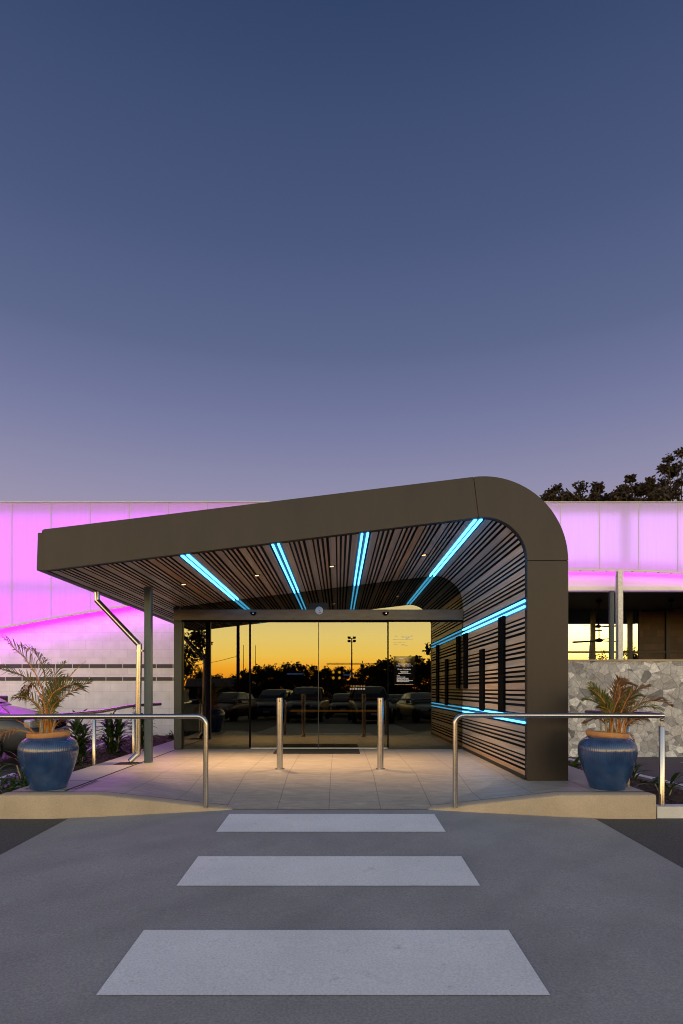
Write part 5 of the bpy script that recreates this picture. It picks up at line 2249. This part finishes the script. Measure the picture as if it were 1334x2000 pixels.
def car(label, paint, kind, group=None):
    """a parked car at the origin, nose towards +y; kinds differ in heights and tail"""
    S = {'sedan': dict(L=4.6, W=1.80, H=1.45, hood=.92, belt=.95, tail=1.0, ws=.55, roof0=.05, roof1=-1.05, rear=-1.75),
         'suv': dict(L=4.7, W=1.90, H=1.75, hood=1.06, belt=1.10, tail=1.12, ws=.75, roof0=.2, roof1=-1.95, rear=-2.25),
         'hatch': dict(L=4.1, W=1.76, H=1.50, hood=.93, belt=.97, tail=1.0, ws=.65, roof0=.15, roof1=-1.45, rear=-1.95),
         'ute': dict(L=5.2, W=1.88, H=1.78, hood=1.10, belt=1.14, tail=1.12, ws=.80, roof0=.25, roof1=-.75, rear=-1.0)}[kind]
    root = thing('parked_car', label, 'car', (0, 0, 0), group)
    L, W, H = S['L'], S['W'], S['H']
    f0, r0 = L / 2, -L / 2
    hw = W / 2
    # lower body: rings across x,z at stations along y
    st = [(r0, .50, S['tail'] - .25, hw * .84), (r0 + .06, .36, S['tail'] - .08, hw * .92), (r0 + .35, .26, S['tail'], hw * .99), (r0 + 1.2, .20, S['tail'] - .01, hw),
          (0, .19, S['belt'], hw), (S['ws'] + .5, .20, S['hood'] + .02, hw * .995), (f0 - .75, .21, S['hood'] - .04, hw * .98), (f0 - .28, .24, S['hood'] - .13, hw * .93), (f0 - .05, .30, S['hood'] - .27, hw * .84), (f0, .42, S['hood'] - .38, hw * .78)]

    def rg(y, zb, zt, w):
        zmid = zb + (zt - zb) * .6
        half = [(w * .86, zb), (w * .97, zb + .10), (w, zmid), (w * .965, zt - .07), (w * .86, zt - .012), (w * .45, zt + .02)]
        return [(x, y, z) for x, z in half] + [(-x, y, z) for x, z in reversed(half)]
    b = MB()
    loft(b, [rg(*s_) for s_ in st])
    o = b.build('body', paint, root, smooth=True, angle=38)
    sm = o.modifiers.new('sub', 'SUBSURF'); sm.levels = 1; sm.render_levels = 2
    # greenhouse
    zb = S['belt'] - .03
    zr_ = H

    def gr(y, z, w):
        return [(w, y, zb), (w * .80 if z > zb + .1 else w, y, z), (w * .45, y, z + (.03 if z > zb + .1 else 0)), (-w * .45, y, z + (.03 if z > zb + .1 else 0)), (-(w * .80 if z > zb + .1 else w), y, z), (-w, y, zb)]
    ys_ = [(S['rear'], zb + .02, hw * .92), (S['roof1'], zr_ - .05, hw * .94), ((S['roof0'] + S['roof1']) / 2, zr_, hw * .95), (S['roof0'], zr_ - .04, hw * .94), (S['ws'] + .35, zb + .02, hw * .93)]
    b = MB()
    loft(b, [gr(*s_) for s_ in ys_])
    b.build('cabin', paint, root, smooth=True, angle=35)
    # glass, 6 mm proud of the cabin skin

    def lift(p, q, r_, s_, name, k=.008):
        p, q, r_, s_ = map(Vector, (p, q, r_, s_))
        n_ = (q - p).cross(s_ - p).normalized()
        cen = (p + q + r_ + s_) / 4
        if n_.dot(cen - Vector((0, cen.y * .6, zb))) < 0:
            n_ = -n_
        pts = [cen + (v - cen) * .90 for v in (p, q, r_, s_)]
        b = MB()
        up_ = [v + n_ * k for v in pts]
        dn_ = [v - n_ * .004 for v in pts]
        b.add(up_ + dn_, [(0, 1, 2, 3), (7, 6, 5, 4), (0, 4, 5, 1), (1, 5, 6, 2), (2, 6, 7, 3), (3, 7, 4, 0)])
        b.build(name, M['carglass'], root)
    w0, w1 = hw * .92, hw * .94 * .80
    yw = S['ws'] + .35
    lift((-w0, yw, zb + .04), (w0, yw, zb + .04), (w1, S['roof0'], zr_ - .05), (-w1, S['roof0'], zr_ - .05), 'windscreen')
    lift((-w0 * .98, S['rear'], zb + .04), (w0 * .98, S['rear'], zb + .04), (w1, S['roof1'], zr_ - .06), (-w1, S['roof1'], zr_ - .06), 'rear_window')
    ym = (S['roof0'] + S['roof1']) / 2
    for sg_ in (-1, 1):
        a0, a1 = sg_ * hw * .942, sg_ * hw * .755
        lift((a0, yw - .10, zb + .04), (a0, ym + .04, zb + .04), (a1, ym + .04, zr_ - .03), (a1, S['roof0'] + .02, zr_ - .06), 'side_window', .012)
        lift((a0, ym - .04, zb + .04), (a0, S['rear'] + .18, zb + .04), (a1, S['roof1'] + .02, zr_ - .07), (a1, ym - .04, zr_ - .03), 'side_window', .012)
        # headlight, tail light, mirror
        b = MB()
        b.obox((sg_ * hw * .70, f0 - .12, S['hood'] - .24), [Vector((.9, -.42 * sg_, 0)).normalized(), Vector((.42 * sg_, .9, 0)).normalized(), Vector((0, 0, 1))], (.19, .07, .065))
        b.build('headlight', M['lens'], root, bevel=.025)
        b = MB()
        b.obox((sg_ * hw * .76, r0 + .07, S['tail'] - .22), [Vector((1, 0, 0)), Vector((0, 1, 0)), Vector((0, 0, 1))], (.13, .06, .10))
        b.build('tail_light', M['redlens'], root, bevel=.02)
        b = MB()
        b.obox((sg_ * (hw + .10), S['ws'] + .12, zb + .10), [Vector((1, .2 * sg_, 0)).normalized(), Vector((0, 1, 0)), Vector((0, 0, 1))], (.11, .05, .07))
        b.obox((sg_ * (hw + .0), S['ws'] + .12, zb + .055), [Vector((1, 0, 0)), Vector((0, 1, 0)), Vector((0, 0, 1))], (.08, .02, .02))
        b.build('mirror', paint, root, bevel=.02)
    # grille, plate, wheels
    b = MB()
    b.box(-hw * .45, f0 - .06, S['hood'] - .36, hw * .45, f0 + .012, S['hood'] - .22)
    b.build('grille', M['black'], root, bevel=.02)
    b = MB()
    b.box(-.19, f0 - .02, .44, .19, f0 + .035, .55)
    b.build('number_plate', M['plate'], root)
    b = MB()
    b.box(-hw * .80, f0 - .16, .235, hw * .80, f0 - .015, .36)
    b.build('bumper', M['black'], root, bevel=.03)
    wr = .34 if kind in ('suv', 'ute') else .315
    for sg_ in (-1, 1):
        for yy_ in (f0 - .88, r0 + .85):
            mtx_ = Matrix.Rotation(PI / 2 * sg_, 3, 'Y')
            b = MB()
            b.lathe([(wr * .62, .0), (wr * .62, .085), (wr * .92, .10), (wr, .07), (wr, -.09), (wr * .6, -.1)], (sg_ * (hw - .09), yy_, wr), 28, mtx_)
            wh_ = b.build('wheel', M['tyre'], root, smooth=True, angle=40)
            b = MB()
            b.lathe([(.0001, .075), (.05, .08), (wr * .3, .055), (wr * .60, .085), (wr * .63, .09)], (sg_ * (hw - .09), yy_, wr), 28, mtx_)
            for q in range(5):
                a = q * 2 * PI / 5
                c_ = Vector((sg_ * (hw - .01), yy_ + math.cos(a) * wr * .36, wr + math.sin(a) * wr * .36))
                b.obox(c_, [Vector((1, 0, 0)), Vector((0, math.cos(a), math.sin(a))), Vector((0, -math.sin(a), math.cos(a)))], (.012, wr * .26, .028))
            b.build('rim', M['rim'], wh_, smooth=True, angle=40)
            b = MB()
            b.lathe([(wr * 1.02, .0), (wr * 1.16, .0), (wr * 1.16, .012), (wr * 1.02, .012)], (sg_ * (hw - .006), yy_, wr + .01), 28, mtx_)
            b.build('wheel_arch', M['black'], root)
    if kind == 'ute':
        b = MB()
        b.box(-hw * .86, r0 + .12, S['tail'] + .005, hw * .86, S['rear'] - .05, S['tail'] + .03)
        b.build('tray_cover', M['black'], root)
    return root


g3 = 'cars parked across the car park'
specs = [('dark red hatchback mirrored in the fixed pane nearest the jamb', (.16, .012, .02), 'hatch', 447, 31, 14),
         ('white wagon with black grille mirrored left of the tall bollard pair', (.22, .22, .22), 'suv', 537, 35, 6),
         ('pale silver ute mirrored behind the meeting stiles of the doors', (.15, .15, .15), 'ute', 602, 31, 5),
         ('small grey sedan mirrored farther off between the ute and the dark wagon', (.10, .105, .11), 'sedan', 672, 39, 2),
         ('large dark grey wagon mirrored behind the slat side bollard', (.05, .052, .058), 'suv', 722, 28.5, -3),
         ('black sedan mirrored below the hours poster', (.03, .03, .035), 'sedan', 778, 35, -6),
         ('pale blue sedan mirrored at the edge of the slat wall', (.15, .18, .23), 'sedan', 826, 29.5, -10)]
for i, (lab, col, kind, px, D, rot) in enumerate(specs):
    x, y = mir(px, D)
    c_ = car(lab, car_paint('car paint ' + str(i), tuple(c * .55 for c in col)), kind, g3)
    c_.location = (x, y, gz(x, y) + .003)
    c_.rotation_euler = (0, 0, R(rot))
c_ = car('grey silver hatchback parked beside the white block wall, seen behind the palm', car_paint('silver paint', (.055, .055, .06), .3), 'hatch')
c_.location = (-6.72, 9.35, gz(-6.7, 9.3) + .003)
c_.rotation_euler = (0, 0, R(-82))
